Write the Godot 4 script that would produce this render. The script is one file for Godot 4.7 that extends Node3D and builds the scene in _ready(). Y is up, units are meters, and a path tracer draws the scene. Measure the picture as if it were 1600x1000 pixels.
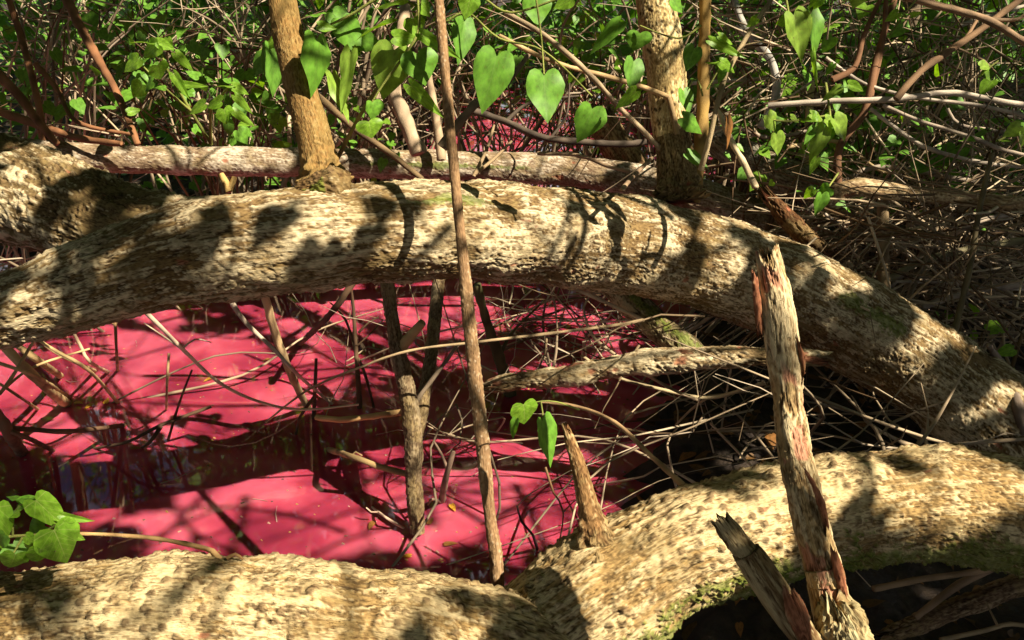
extends Node3D
# A pink lagoon in a mangrove thicket: two arching trunks over the water, shoots, dead wood and heart-leaved sprigs.

const EYE := Vector3(0, 1.6, 0)
const PITCH := 24.0
const LENS := 1207.0           # focal length in pixels of the 1600 x 1000 photograph
var SUN := Vector3(0.60, 0.74, 0.36).normalized()   # towards the sun
var rng := RandomNumberGenerator.new()
var M := {}
var LEAF := []                 # heart leaf blades, fine
var SMALL := []                # heart leaf blades, coarse
var n_low := FastNoiseLite.new()
var n_mid := FastNoiseLite.new()
var n_fine := FastNoiseLite.new()
var n_cell := FastNoiseLite.new()
var n_gap := FastNoiseLite.new()
var e1 := Vector3.ZERO
var e2 := Vector3.ZERO
var lit := []
var dim := []
var gaps := PackedByteArray()

# ---------------------------------------------------------------- places

func at(x: float, y: float, d: float) -> Vector3:
	var a := deg_to_rad(PITCH)
	var fwd := Vector3(0, -sin(a), -cos(a))
	var up := Vector3(0, cos(a), -sin(a))
	return EYE + Vector3((x - 800.0) / LENS * d, 0, 0) + up * ((500.0 - y) / LENS * d) + fwd * d

func level(x: float, y: float, h := 0.0) -> Vector3:       # where a line of sight meets the height h
	var v := at(x, y, 1.0) - EYE
	return EYE + v * ((h - EYE.y) / v.y)

func on_ground(x: float, y: float) -> Vector3:
	var p := level(x, y, 0.0)
	for i in 4:
		p = level(x, y, maxf(0.0, ground_h(p.x, p.z)))
	return p

func spot(a: Array) -> Vector3:                             # [x, y, depth]; depth 0 is in the water, -1 on the bank
	if a[2] == 0:
		return level(a[0], a[1], -0.015)
	if a[2] < 0:
		return on_ground(a[0], a[1])
	return at(a[0], a[1], a[2])

func ss(a: float, b: float, x: float) -> float:
	var t := clampf((x - a) / (b - a), 0.0, 1.0)
	return t * t * (3.0 - 2.0 * t)

func ground_h(x: float, z: float) -> float:
	var shore := 0.16 + minf(-z - 1.93, 5.0) * 0.33
	if z > -1.93:
		shore = 0.16 - (z + 1.93) * 0.15
	shore += n_low.get_noise_2d(z * 6.0, 3.0) * 0.25
	var right := ss(shore - 0.12, shore + 0.4, x) + 0.5 * ss(shore + 0.4, shore + 4.0, x)
	var left := ss(4.0, 4.9, -z) * ss(-0.6, -1.3, x + n_low.get_noise_2d(z * 5.0, 9.0) * 0.5) + 0.6 * ss(6.0, 12.0, -z) * ss(-1.0, -4.0, x)
	var near := ss(-1.0, -0.5, z)
	var far := ss(11.5, 14.0, -z)
	var h := -0.3 + 0.42 * maxf(maxf(right, left), maxf(near, far))
	h += n_low.get_noise_2d(x * 9.0, z * 9.0) * 0.05 + n_mid.get_noise_2d(x * 2.0, z * 2.0) * 0.012
	return h + 0.4 * ss(14.0, 60.0, Vector2(x, z).length())

func drop(p: Vector3, q: Vector3) -> Vector3:             # the line from q through p, carried on to the ground
	var d := (p - q).normalized()
	return p + d * ((p.y + 0.1) / -d.y)

# ---------------------------------------------------------------- nodes

func thing(called: String, label: String, category: String, where: Vector3, group := "") -> Node3D:
	var o := Node3D.new()
	o.name = called
	o.position = where
	add_child(o, true)
	return tag(o, label, category, group)

func tag(o: Node3D, label: String, category: String, group := "") -> Node3D:
	o.set_meta("label", label)
	o.set_meta("category", category)
	if group:
		o.set_meta("group", group)
	return o

func part(called: String, mesh: Mesh, mat: Material, parent: Node3D) -> MeshInstance3D:
	var o := MeshInstance3D.new()
	o.name = called
	o.mesh = mesh
	o.material_override = mat
	parent.add_child(o, true)
	return o

func stuff(called: String, mesh: Mesh, mat: Material, label: String, category: String) -> void:
	var o := part(called, mesh, mat, self)
	o.set_meta("kind", "stuff")
	tag(o, label, category)

# ---------------------------------------------------------------- shapes

func along(path: Array, step: float) -> Array:             # [[point, radius], ...] -> evenly spaced [point, radius] on a smooth curve
	var pts := []
	var n := path.size()
	var prev: Vector3 = path[0][0]
	pts.append([prev, path[0][1]])
	for i in n - 1:
		var p0: Vector3 = path[maxi(i - 1, 0)][0]
		var p1: Vector3 = path[i][0]
		var p2: Vector3 = path[i + 1][0]
		var p3: Vector3 = path[mini(i + 2, n - 1)][0]
		var k := maxi(1, int(round(p1.distance_to(p2) / step)))
		for j in k:
			var t := float(j + 1) / k
			var t2 := t * t
			var t3 := t2 * t
			var q := 0.5 * (2.0 * p1 + (p2 - p0) * t + (2.0 * p0 - 5.0 * p1 + 4.0 * p2 - p3) * t2 + (3.0 * p1 - p0 - 3.0 * p2 + p3) * t3)
			pts.append([q, lerpf(path[i][1], path[i + 1][1], ss(0, 1, t))])
	return pts

func grid_mesh(pos: PackedVector3Array, col: PackedColorArray, rows: int, cols: int, uv := PackedVector2Array()) -> ArrayMesh:
	# rows x (cols + 1) points round a tube, the last column on the first; then the two end centres
	var w := cols + 1
	var nrm := PackedVector3Array()
	nrm.resize(pos.size())
	var idx := PackedInt32Array()
	for i in rows:
		var up := mini(i + 1, rows - 1) * w
		var dn := maxi(i - 1, 0) * w
		var here := i * w
		for j in w:
			var r := j + 1 if j < cols else 1
			var l := j - 1 if j > 0 else cols - 1
			nrm[here + j] = (pos[up + j] - pos[dn + j]).cross(pos[here + r] - pos[here + l]).normalized()
			if i < rows - 1 and j < cols:
				var a := here + j
				idx.append_array([a, a + 1, a + w, a + 1, a + w + 1, a + w])
	for c in 2:
		var centre := rows * w + c
		var ring := 0 if c == 0 else (rows - 1) * w
		nrm[centre] = (pos[centre] - pos[mini(rows - 1, 2) * w if c == 0 else maxi(rows - 3, 0) * w]).normalized()
		for j in cols:
			if c == 0:
				idx.append_array([centre, ring + j + 1, ring + j])
			else:
				idx.append_array([centre, ring + j, ring + j + 1])
	var arr := []
	arr.resize(Mesh.ARRAY_MAX)
	arr[Mesh.ARRAY_VERTEX] = pos
	arr[Mesh.ARRAY_NORMAL] = nrm
	arr[Mesh.ARRAY_COLOR] = col
	if uv.size():
		arr[Mesh.ARRAY_TEX_UV] = uv
	arr[Mesh.ARRAY_INDEX] = idx
	var m := ArrayMesh.new()
	m.add_surface_from_arrays(Mesh.PRIMITIVE_TRIANGLES, arr)
	return m

# A trunk with modelled bark. o: origin; w: bark settings.
#   base, crust, knob, crack, moss: colours; crust_at: threshold of the pale crust; knobs, cracks, lumps: heights in metres;
#   stretch: how much longer than wide cracks are; moss_at: [from, to (0..1 along), angle centre, half width]; jag: [start, end] splinter lengths
func bark(path: Array, cell: float, w: Dictionary, o: Vector3) -> ArrayMesh:
	var pts := along(path, cell)
	var rows := pts.size()
	var most := 0.0
	for p in path:
		most = maxf(most, p[1])
	var cols := clampi(int(TAU * most / cell), 10, 400)
	var pos := PackedVector3Array()
	var col := PackedColorArray()
	var wide := cols + 1
	var uv := PackedVector2Array()
	pos.resize(rows * wide + 2)
	col.resize(rows * wide + 2)
	uv.resize(rows * wide + 2)
	var tiles := maxf(1.0, roundf(TAU * most / 0.2))
	var frame_up := Vector3(0, 1, 0.31)
	var base: Color = w.base
	var crust: Color = w.crust
	var knob: Color = w.knob
	var crack: Color = w.crack
	var moss: Color = w.get("moss", Color(0.075, 0.125, 0.012))
	var raw: Color = w.get("raw", Color(0.36, 0.13, 0.07))
	var raw_at: float = w.get("raw_at", 0.62)
	var algae: Color = w.get("algae", Color(0.23, 0.165, 0.07))
	var crust_at: float = w.crust_at
	var kh: float = w.knobs
	var ch: float = w.cracks
	var lh: float = w.lumps
	var stretch: float = w.get("stretch", 7.0)
	var knob_k: float = w.get("knob_k", 0.6)
	var spacing: float = w.get("spacing", 0.023)
	var knob_r: float = w.get("knob_r", 0.27)
	var rough: float = w.get("rough", 0.0011)
	var jag: Array = w.get("jag", [0.0, 0.0])
	var moss_at: Array = w.get("moss_at", [])
	var shift := Vector3(w.get("seed", 0.0) * 7.3, 1.7, 4.1)
	var s := 0.0
	for i in rows:
		var c: Vector3 = pts[i][0]
		var r: float = pts[i][1]
		var a: Vector3 = pts[maxi(i - 1, 0)][0]
		var b: Vector3 = pts[mini(i + 1, rows - 1)][0]
		var t := (b - a).normalized()
		if i > 0:
			s += c.distance_to(pts[i - 1][0])
		var side := t.cross(frame_up).normalized()
		frame_up = side.cross(t).normalized()
		var f := float(i) / (rows - 1)
		var end0 := 1.0 - ss(0.0, 0.14, s)
		for j in cols:
			var ang := TAU * j / cols
			var ca := cos(ang)
			var sa := sin(ang)
			var p := Vector3(s, r * ca, r * sa) + shift
			var low := n_low.get_noise_3dv(p * 4.0)
			var mid := n_mid.get_noise_3dv(p * 38.0)
			var fine := n_fine.get_noise_3d(p.x * 85.0, p.y * 125.0, p.z * 125.0)
			var grain := n_mid.get_noise_3d(p.x * 70.0 / stretch, p.y * 70.0, p.z * 70.0)
			var h := low * lh + mid * lh * 0.16 + fine * rough
			var colour := base.lerp(crack, clampf(0.35 - fine * 1.6 + grain * 0.6, 0.0, 1.0) * 0.7)
			# pale crust of lichen in broken patches
			var cr := mid * 0.35 + low * 0.7 + fine * 0.35 + grain * 0.7 - crust_at
			if cr > 0.0:
				var k := minf(cr * 5.0, 1.0)
				h += 0.0014 * k * minf(rough / 0.0011, 1.0)
				colour = colour.lerp(crust.lerp(base, clampf(0.3 - fine * 0.9 - grain * 0.9 - low * 0.5, 0.0, 1.0) * 0.75), k * 0.9)
			# grey-green film of algae in wide blotches
			var al := n_low.get_noise_3d(p.x * 7.0 + 50.0, p.y * 9.0, p.z * 9.0) + mid * 0.35 + fine * 0.3
			if al > 0.12:
				colour = colour.lerp(algae, minf((al - 0.12) * 3.0, 0.6))
			# raw reddish wood where bark has come off
			var rw := n_mid.get_noise_3d(p.x * 9.0 + 31.0, p.y * 16.0, p.z * 16.0) + grain * 0.2
			if rw > raw_at:
				var k := minf((rw - raw_at) * 14.0, 1.0)
				h -= 0.002 * k
				colour = colour.lerp(raw, k * 0.85)
			# lengthwise cracks
			var ck := absf(grain + 0.25 * low)
			if ck < 0.1 and ch > 0.0:
				var k := (1.0 - ck / 0.1) * clampf(0.45 + 1.6 * n_low.get_noise_3dv(p * 9.0 + Vector3(5, 0, 0)), 0.0, 1.0)
				h -= ch * k
				colour = colour.lerp(crack, minf(k * 1.3, 0.9))
			# corky knobs
			if kh != 0.0:
				var d := n_cell.get_noise_2d(p.x * 0.85 / spacing, wrapf(ang, -PI, PI) * r / spacing) + 1.0
				if d < knob_r:
					var k := ss(knob_r, knob_r * 0.7, d) * clampf(0.65 + low * 2.0 + mid * 1.5, 0.0, 1.0)
					h += kh * k
					colour = colour.lerp(knob, k * knob_k)
			# moss in tufts
			for ms in moss_at:
				if f > ms[0] and f < ms[1]:
					var off: float = absf(wrapf(ang - ms[2], -PI, PI)) / ms[3]
					var k: float = (1.0 - off) * 1.6 + mid * 1.3 + low * 1.4 + fine * 0.9 - 0.7
					k *= minf(1.0, minf(f - ms[0], ms[1] - f) * 30.0)
					if k > 0.0:
						k = minf(k * 5.0, 1.0)
						h += (0.0015 + 0.003 * absf(fine)) * k
						colour = colour.lerp(moss.lerp(Color(0.17, 0.22, 0.025), clampf(fine + 0.3, 0.0, 1.0)), k * 0.7)
			if w.has("flare"):
				h += end0 * end0 * w.flare * (0.6 + mid * 1.2)
			var q := c + (side * ca + frame_up * sa) * (r + h)
			if jag[0] > 0.0 and i < 12:
				q -= t * jag[0] * (1.0 - i / 12.0) * (grain + 0.7 * n_mid.get_noise_2d(ang * 9.0, 2.0))
			if jag[1] > 0.0 and i > rows - 13:
				q += t * jag[1] * (1.0 - (rows - 1 - i) / 12.0) * (grain + 0.7 * n_mid.get_noise_2d(ang * 9.0, 8.0))
			pos[i * wide + j] = q - o
			col[i * wide + j] = colour
			uv[i * wide + j] = Vector2(s / 0.4 + shift.x, tiles * j / cols)
		pos[i * wide + cols] = pos[i * wide]
		col[i * wide + cols] = col[i * wide]
		uv[i * wide + cols] = Vector2(s / 0.4 + shift.x, tiles)
	for e in 2:
		var k := 0 if e == 0 else rows - 1
		var t: Vector3 = (pts[k][0] - pts[maxi(k - 3, 0) if e == 1 else 3][0]).normalized()
		pos[rows * wide + e] = pts[k][0] - t * pts[k][1] * (0.5 if jag[e] > 0.0 else 0.0) - o
		col[rows * wide + e] = raw.lerp(base, 0.5)
	return grid_mesh(pos, col, rows, cols, uv)

# A stick: a tube with a few bends. tone: linear colour, varied along its length.
func stick(path: Array, o: Vector3, tone: Color, sides := 6, step := 0.05) -> ArrayMesh:
	var pts := along(path, step)
	var rows := pts.size()
	var pos := PackedVector3Array()
	var col := PackedColorArray()
	var up := Vector3(0.1, 0.3, 1.0)
	for i in rows:
		var c: Vector3 = pts[i][0]
		var r: float = pts[i][1]
		var t: Vector3 = (pts[mini(i + 1, rows - 1)][0] - pts[maxi(i - 1, 0)][0]).normalized()
		var side := t.cross(up).normalized()
		up = side.cross(t).normalized()
		for j in sides + 1:
			var ang := TAU * (j % sides) / sides
			var q := c + (side * cos(ang) + up * sin(ang)) * r
			var k := n_mid.get_noise_3dv(q * 24.0)
			var k2 := n_low.get_noise_3dv(q * 14.0)
			q += (side * cos(ang) + up * sin(ang)) * r * k * 0.3
			pos.append(q - o)
			col.append(tone.lerp(tone * (0.35 if k2 < 0 else 1.5), minf(absf(k2) * 1.2 + absf(k) * 0.5, 0.8)))
	pos.append(pts[0][0] - o)
	pos.append(pts[rows - 1][0] - o)
	col.append(tone)
	col.append(tone * 1.3)
	return grid_mesh(pos, col, rows, sides)

func heart(fine: bool, fold: float, droop: float, wave: float) -> ArrayMesh:
	# a heart-shaped blade: stalk at the origin, tip at (0, 1, 0), facing +z
	var edge := [[0.0, 0.0], [0.10, -0.10], [0.24, -0.15], [0.38, -0.10], [0.48, 0.04], [0.51, 0.2], [0.46, 0.38], [0.36, 0.55], [0.23, 0.72], [0.11, 0.86], [0.035, 0.95], [0.0, 1.0]]
	if not fine:
		edge = [[0.0, 0.0], [0.2, -0.13], [0.44, 0.0], [0.5, 0.22], [0.34, 0.57], [0.1, 0.86], [0.0, 1.0]]
	var rib := []
	for e in edge.size():
		rib.append(float(e) / (edge.size() - 1))
	var st := SurfaceTool.new()
	st.begin(Mesh.PRIMITIVE_TRIANGLES)
	var rings := 3 if fine else 1
	for sgn in [-1.0, 1.0]:
		var lay := []
		for e in edge.size():
			var row := []
			for k in rings + 1:
				var q := float(k) / rings
				var x: float = lerpf(0.0, edge[e][0], q)
				var y: float = lerpf(rib[e], edge[e][1], q)
				var z := fold * x - droop * y * y + wave * sin(y * 9.0 + sgn) * x * x * 4.0 - 0.25 * x * x
				row.append(Vector3(x * sgn, y, z))
			lay.append(row)
		for e in edge.size() - 1:
			for k in rings:
				var quad := [lay[e][k], lay[e][k + 1], lay[e + 1][k + 1], lay[e + 1][k]]
				for tri in [[0, 1, 2], [0, 2, 3]]:
					var order: Array = tri if sgn < 0 else [tri[0], tri[2], tri[1]]
					for v in order:
						var p: Vector3 = quad[v]
						st.set_uv(Vector2(p.x + 0.5, (p.y + 0.15) / 1.15))
						st.set_smooth_group(0)
						st.add_vertex(p)
	st.index()
	st.generate_normals()
	return st.commit()

func leaf(parent: Node3D, o: Vector3, a: Array, mat: Material, kinds: Array, called := "leaf") -> MeshInstance3D:
	# a: [stalk x, y, tip x, y, depth, width in pixels, tip depth offset, roll]
	var d: float = a[4]
	var b := at(a[0], a[1], d)
	var t := at(a[2], a[3], d + (a[6] if a.size() > 6 else 0.0))
	var y := t - b
	var to_eye := (EYE - b).normalized()
	var face := to_eye * 0.55 + SUN * 0.6
	var z := (face - y.normalized() * face.dot(y.normalized())).normalized()
	z = z.rotated(y.normalized(), deg_to_rad(a[7] if a.size() > 7 else rng.randf_range(-28, 28)))
	var x := y.normalized().cross(z)
	var wide: float = a[5] / LENS * d
	var m := part(called, kinds[rng.randi() % kinds.size()], mat, parent)
	m.transform = Transform3D(Basis(x * wide, y, z * (wide + y.length()) * 0.5), b - o)
	return m

# ---------------------------------------------------------------- makers

func branch(called: String, label: String, category: String, pts: Array, r0: float, r1: float, tone: Color, subs := [], group := "") -> Node3D:
	# pts: [x, y, depth] along it; r0, r1: thickness in pixels at its ends; subs: [[points], thickness, thickness] of side twigs
	var make := func(list: Array, a: float, b: float) -> Array:
		var path := []
		for i in list.size():
			var p := spot(list[i])
			path.append([p, lerpf(a, b, float(i) / (list.size() - 1)) * 0.5 / LENS * (p - EYE).length()])
		return path
	var main: Array = make.call(pts, r0, r1)
	var o: Vector3 = main[0][0]
	if subs.is_empty():
		var m := part(called, stick(main, o, tone, 8, 0.03), M.wood, self)
		m.position = o
		return tag(m, label, category, group)
	var t := thing(called, label, category, o, group)
	part("stem", stick(main, o, tone, 8, 0.03), M.wood, t)
	for s in subs:
		part("side_twig", stick(make.call(s[0], s[1], s[2]), o, tone, 6, 0.03), M.wood, t)
	return t

func walk(a: Vector3, dir: Vector3, length: float, bend: float, r0: float, r1: float, n := 5) -> Array:
	var path := [[a, r0]]
	var p := a
	var d := dir.normalized()
	for i in n:
		d = (d + Vector3(rng.randf_range(-1, 1), rng.randf_range(-1, 1), rng.randf_range(-1, 1)) * bend).normalized()
		p += d * length / n
		path.append([p, lerpf(r0, r1, (i + 1.0) / n)])
	return path

func foot_of(mid: Vector3, box: Array, d0: float) -> Vector3:
	# shrubs of the far bank root on it, beyond the open pool
	if box[3] < 300 and d0 < 4.6 and mid.x < 0.8:
		var p := level((box[0] + box[2]) * 0.5, 408.0)
		return Vector3(mid.x * 1.2, 0, minf(mid.z, p.z))
	return mid

# A dead, leafless shrub: branches from one foot, each through a point of a region of the thicket, each its own part.
func brush(label: String, box: Array, d0: float, d1: float, n: int, thick: float, tone: Color, lie := 0.3, called := "dead_shrub") -> void:
	var mid := at((box[0] + box[2]) * 0.5, box[3], (d0 + d1) * 0.5)
	tone = tone.lerp(Color(0.36, 0.29, 0.21), 0.9)            # all of it is the same bleached dead wood
	mid = foot_of(mid, box, d0)
	var foot := Vector3(mid.x, ground_h(mid.x, mid.z) - 0.03, mid.z)
	var t := thing(called, label, "dead shrub", foot, "leafless shrubs in the thicket")
	for k in n:
		var d := rng.randf_range(d0, d1)
		var q := at(rng.randf_range(box[0], box[2]), rng.randf_range(box[1], box[3]), d)
		var start := foot + Vector3(rng.randf_range(-0.25, 0.25), 0, rng.randf_range(-0.25, 0.25))
		if rng.randf() < lie:
			start = Vector3(q.x + rng.randf_range(-0.9, 0.9), 0, q.z + rng.randf_range(-0.5, 0.5))
			start.y = maxf(ground_h(start.x, start.z), 0.0) - 0.02
		var bend := (start + q) * 0.5 + Vector3(rng.randf_range(-0.12, 0.12), rng.randf_range(0.0, 0.15), rng.randf_range(-0.12, 0.12))
		var out := (q - start).normalized() * rng.randf_range(0.15, 0.5) + Vector3(rng.randf_range(-0.35, 0.35), rng.randf_range(-0.15, 0.12), rng.randf_range(-0.2, 0.2))
		var r := thick * rng.randf_range(0.5, 1.3)
		var w := 0.03
		var path := [[start, r], [bend + Vector3(rng.randf_range(-w, w), rng.randf_range(-w, w), 0), r * 0.85], [q, r * 0.6], [q + out, r * 0.25]]
		var b := part("branch", stick(path, foot, tone * Color(1.0, 0.94, 0.83) * rng.randf_range(0.4, 1.35), 6, 0.09), M.wood, t)
		if k % 3 == 0:
			part("side_twig", stick(walk(q, out + Vector3(rng.randf_range(-0.5, 0.5), rng.randf_range(-0.3, 0.4), rng.randf_range(-0.3, 0.3)), rng.randf_range(0.3, 0.7), 0.35, r * 0.5, r * 0.18), foot, tone, 5, 0.09), M.wood, b)

# A leafy shrub seen in the thicket: stems and separate leaves.
func shrub(label: String, box: Array, d0: float, d1: float, n: int, size: float, mats: Array, called := "leafy_shrub") -> void:
	var mid := at((box[0] + box[2]) * 0.5, box[3], (d0 + d1) * 0.5)
	mid = foot_of(mid, box, d0)
	var foot := Vector3(mid.x, maxf(ground_h(mid.x, mid.z), -0.05) - 0.03, mid.z)
	var t := thing(called, label, "shrub", foot, "leafy shrubs in the thicket")
	var tips := []
	for k in maxi(3, n / 10):
		var d := rng.randf_range(d0, d1)
		var q := at(rng.randf_range(box[0], box[2]), rng.randf_range(box[1], box[3]), d)
		var bend := (foot + q) * 0.5 + Vector3(rng.randf_range(-0.1, 0.1), rng.randf_range(0, 0.2), rng.randf_range(-0.1, 0.1))
		part("stem", stick([[foot, 0.008], [bend, 0.006], [q, 0.003]], foot, Color(0.12, 0.08, 0.035), 5, 0.12), M.wood, t)
		tips.append([q, bend])
	for k in n:
		var tip: Array = tips[rng.randi() % tips.size()]
		var c: Vector3 = tip[0].lerp(tip[1], rng.randf() * rng.randf() * 0.9) + Vector3(rng.randf_range(-1, 1), rng.randf_range(-0.7, 0.7), rng.randf_range(-1, 1)) * 0.16
		var s := size * 0.8 * rng.randf_range(0.5, 1.3)
		var y := Vector3(rng.randf_range(-1, 1), rng.randf_range(-1.1, 0.25), rng.randf_range(-0.6, 1)).normalized()
		var z := (Vector3(rng.randf_range(-0.7, 0.7), 1.0, rng.randf_range(-0.2, 0.9)) + SUN * 0.3).normalized()
		var x := y.cross(z).normalized()
		z = x.cross(y).normalized()
		var m := part("leaf", SMALL[rng.randi() % SMALL.size()], mats[rng.randi() % mats.size()], t)
		m.transform = Transform3D(Basis(x * s * rng.randf_range(0.75, 1.0), y * s, z * s), c - foot)

func sprig(called: String, label: String, stems: Array, leaves: Array, mats: Array, group := "heart-leaved sprigs") -> Node3D:
	# stems: [[points], thickness, thickness, tone]; leaves: [stalk x, y, tip x, y, depth, width, tip offset, roll, which material]
	var o := spot(stems[0][0][0])
	var t := thing(called, label, "leafy sprig", o, group)
	for s in stems:
		var path := []
		for i in s[0].size():
			var p := spot(s[0][i])
			path.append([p, lerpf(s[1], s[2], float(i) / (s[0].size() - 1)) * 0.5 / LENS * (p - EYE).length()])
		part("stem", stick(path, o, s[3], 7, 0.02), M.wood, t)
	for a in leaves:
		var which: int = a[8] if a.size() > 8 else rng.randi() % mats.size()
		leaf(t, o, a, mats[which], LEAF)
	return t

# ---------------------------------------------------------------- materials

func noise_tex(freq: float, size: int, ramp: Array, octaves := 4, sd := 1) -> NoiseTexture2D:
	var n := FastNoiseLite.new()
	n.seed = sd
	n.frequency = freq
	n.fractal_octaves = octaves
	var t := NoiseTexture2D.new()
	t.width = size
	t.height = size
	t.seamless = true
	t.noise = n
	var g := Gradient.new()
	g.offsets = PackedFloat32Array()
	var offs := PackedFloat32Array()
	var cols := PackedColorArray()
	for r in ramp:
		offs.append(r[0])
		cols.append(r[1])
	g.offsets = offs
	g.colors = cols
	t.color_ramp = g
	return t

func relief_tex(freq: float, size: int, strength: float, octaves := 4, sd := 1) -> NoiseTexture2D:
	var n := FastNoiseLite.new()
	n.seed = sd
	n.frequency = freq
	n.fractal_octaves = octaves
	var t := NoiseTexture2D.new()
	t.width = size
	t.height = size
	t.seamless = true
	t.noise = n
	t.as_normal_map = true
	t.bump_strength = strength
	return t

func leaf_tex(blade: Color, vein: Color, spots: float, sd: int) -> ImageTexture:
	var im := Image.create(128, 128, false, Image.FORMAT_RGB8)
	var n := FastNoiseLite.new()
	n.seed = sd
	n.frequency = 0.03
	for j in 128:
		for i in 128:
			var u := absf(i / 127.0 - 0.5)
			var v := j / 127.0 * 1.15 - 0.15
			var k := 0.0
			k = maxf(k, 1.0 - u / (0.014 * (1.2 - v)))
			for s in [[0.0, -0.15], [0.0, 0.55], [0.0, 1.5], [0.2, 1.0], [0.36, 1.05], [0.52, 1.1], [0.66, 1.2], [0.8, 1.3]]:
				k = maxf(k, 0.75 - absf(v - s[0] - u * s[1] - u * u * 0.25) / 0.014)
			var m := n.get_noise_2d(i * 1.0, j * 1.0)
			var c := blade * (1.0 + 0.55 * m + 0.12 * n.get_noise_2d(i * 7.0, j * 7.0))
			if spots > 0.0 and n.get_noise_2d(i * 3.0 + 300.0, j * 3.0) > 0.42:
				c = c.lerp(Color(0.16, 0.1, 0.02), spots)
			c = c.lerp(vein, clampf(k, 0.0, 1.0) * 0.85)
			im.set_pixel(i, j, Color(c.r, c.g, c.b).linear_to_srgb())
	return ImageTexture.create_from_image(im)

func leaf_mat(blade: Color, vein: Color, back: float, rough: float, spots: float, sd: int) -> StandardMaterial3D:
	var m := StandardMaterial3D.new()
	m.albedo_texture = leaf_tex(blade, vein, spots, sd)
	m.roughness = rough
	m.metallic_specular = 0.38
	m.cull_mode = BaseMaterial3D.CULL_DISABLED
	m.backlight_enabled = true
	m.backlight = Color(back, back, back * 0.45)
	return m

func seamless(freq: float, octaves: int, sd: int, cells := false) -> Image:
	var n := FastNoiseLite.new()
	n.seed = sd
	n.frequency = freq
	n.fractal_octaves = octaves
	if cells:
		n.noise_type = FastNoiseLite.TYPE_CELLULAR
		n.fractal_type = FastNoiseLite.FRACTAL_NONE
		n.cellular_return_type = FastNoiseLite.RETURN_DISTANCE
	return n.get_seamless_image(512, 512)

func bark_tex(m: StandardMaterial3D) -> void:
	# grain, hair cracks and pores along the stem; u runs along it, v round it
	var a := seamless(0.012, 4, 41)
	var c := seamless(0.05, 3, 42)
	var p := seamless(0.03, 1, 43, true)
	var f := seamless(0.006, 3, 44)
	var colour := Image.create(512, 512, false, Image.FORMAT_RGB8)
	var height := Image.create(512, 512, false, Image.FORMAT_L8)
	for y in 512:
		for x in 512:
			var g := a.get_pixel(x, (y * 5) % 512).r
			var crack := clampf(1.0 - absf(g - 0.5) / 0.035, 0.0, 1.0) * clampf((f.get_pixel((x + 100) % 512, y).r - 0.38) * 5.0, 0.0, 1.0)
			var grain := c.get_pixel(x, (y * 3) % 512).r - 0.5
			var pore := clampf((0.3 - p.get_pixel(x, (y * 2) % 512).r) / 0.1, 0.0, 1.0)
			pore *= clampf((0.62 - f.get_pixel(x, (y + 200) % 512).r) * 6.0, 0.0, 1.0)
			var light := clampf(0.94 + grain * 0.6 + (g - 0.5) * 0.3, 0.4, 1.0)
			var dark := maxf(crack * 0.8, pore * 0.55)
			colour.set_pixel(x, y, Color(light * (1.0 - dark * 0.8), light * (0.985 - dark * 0.86), light * (0.95 - dark * 0.9)).linear_to_srgb())
			var h := clampf(0.55 + grain * 0.45 + (g - 0.5) * 0.3 - crack * 0.5 + pore * 0.2, 0.0, 1.0)
			height.set_pixel(x, y, Color(h, h, h))
	m.albedo_texture = ImageTexture.create_from_image(colour)
	height.bump_map_to_normal_map(5.0)
	m.normal_enabled = true
	m.normal_texture = ImageTexture.create_from_image(height)
	m.normal_scale = 1.0

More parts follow.
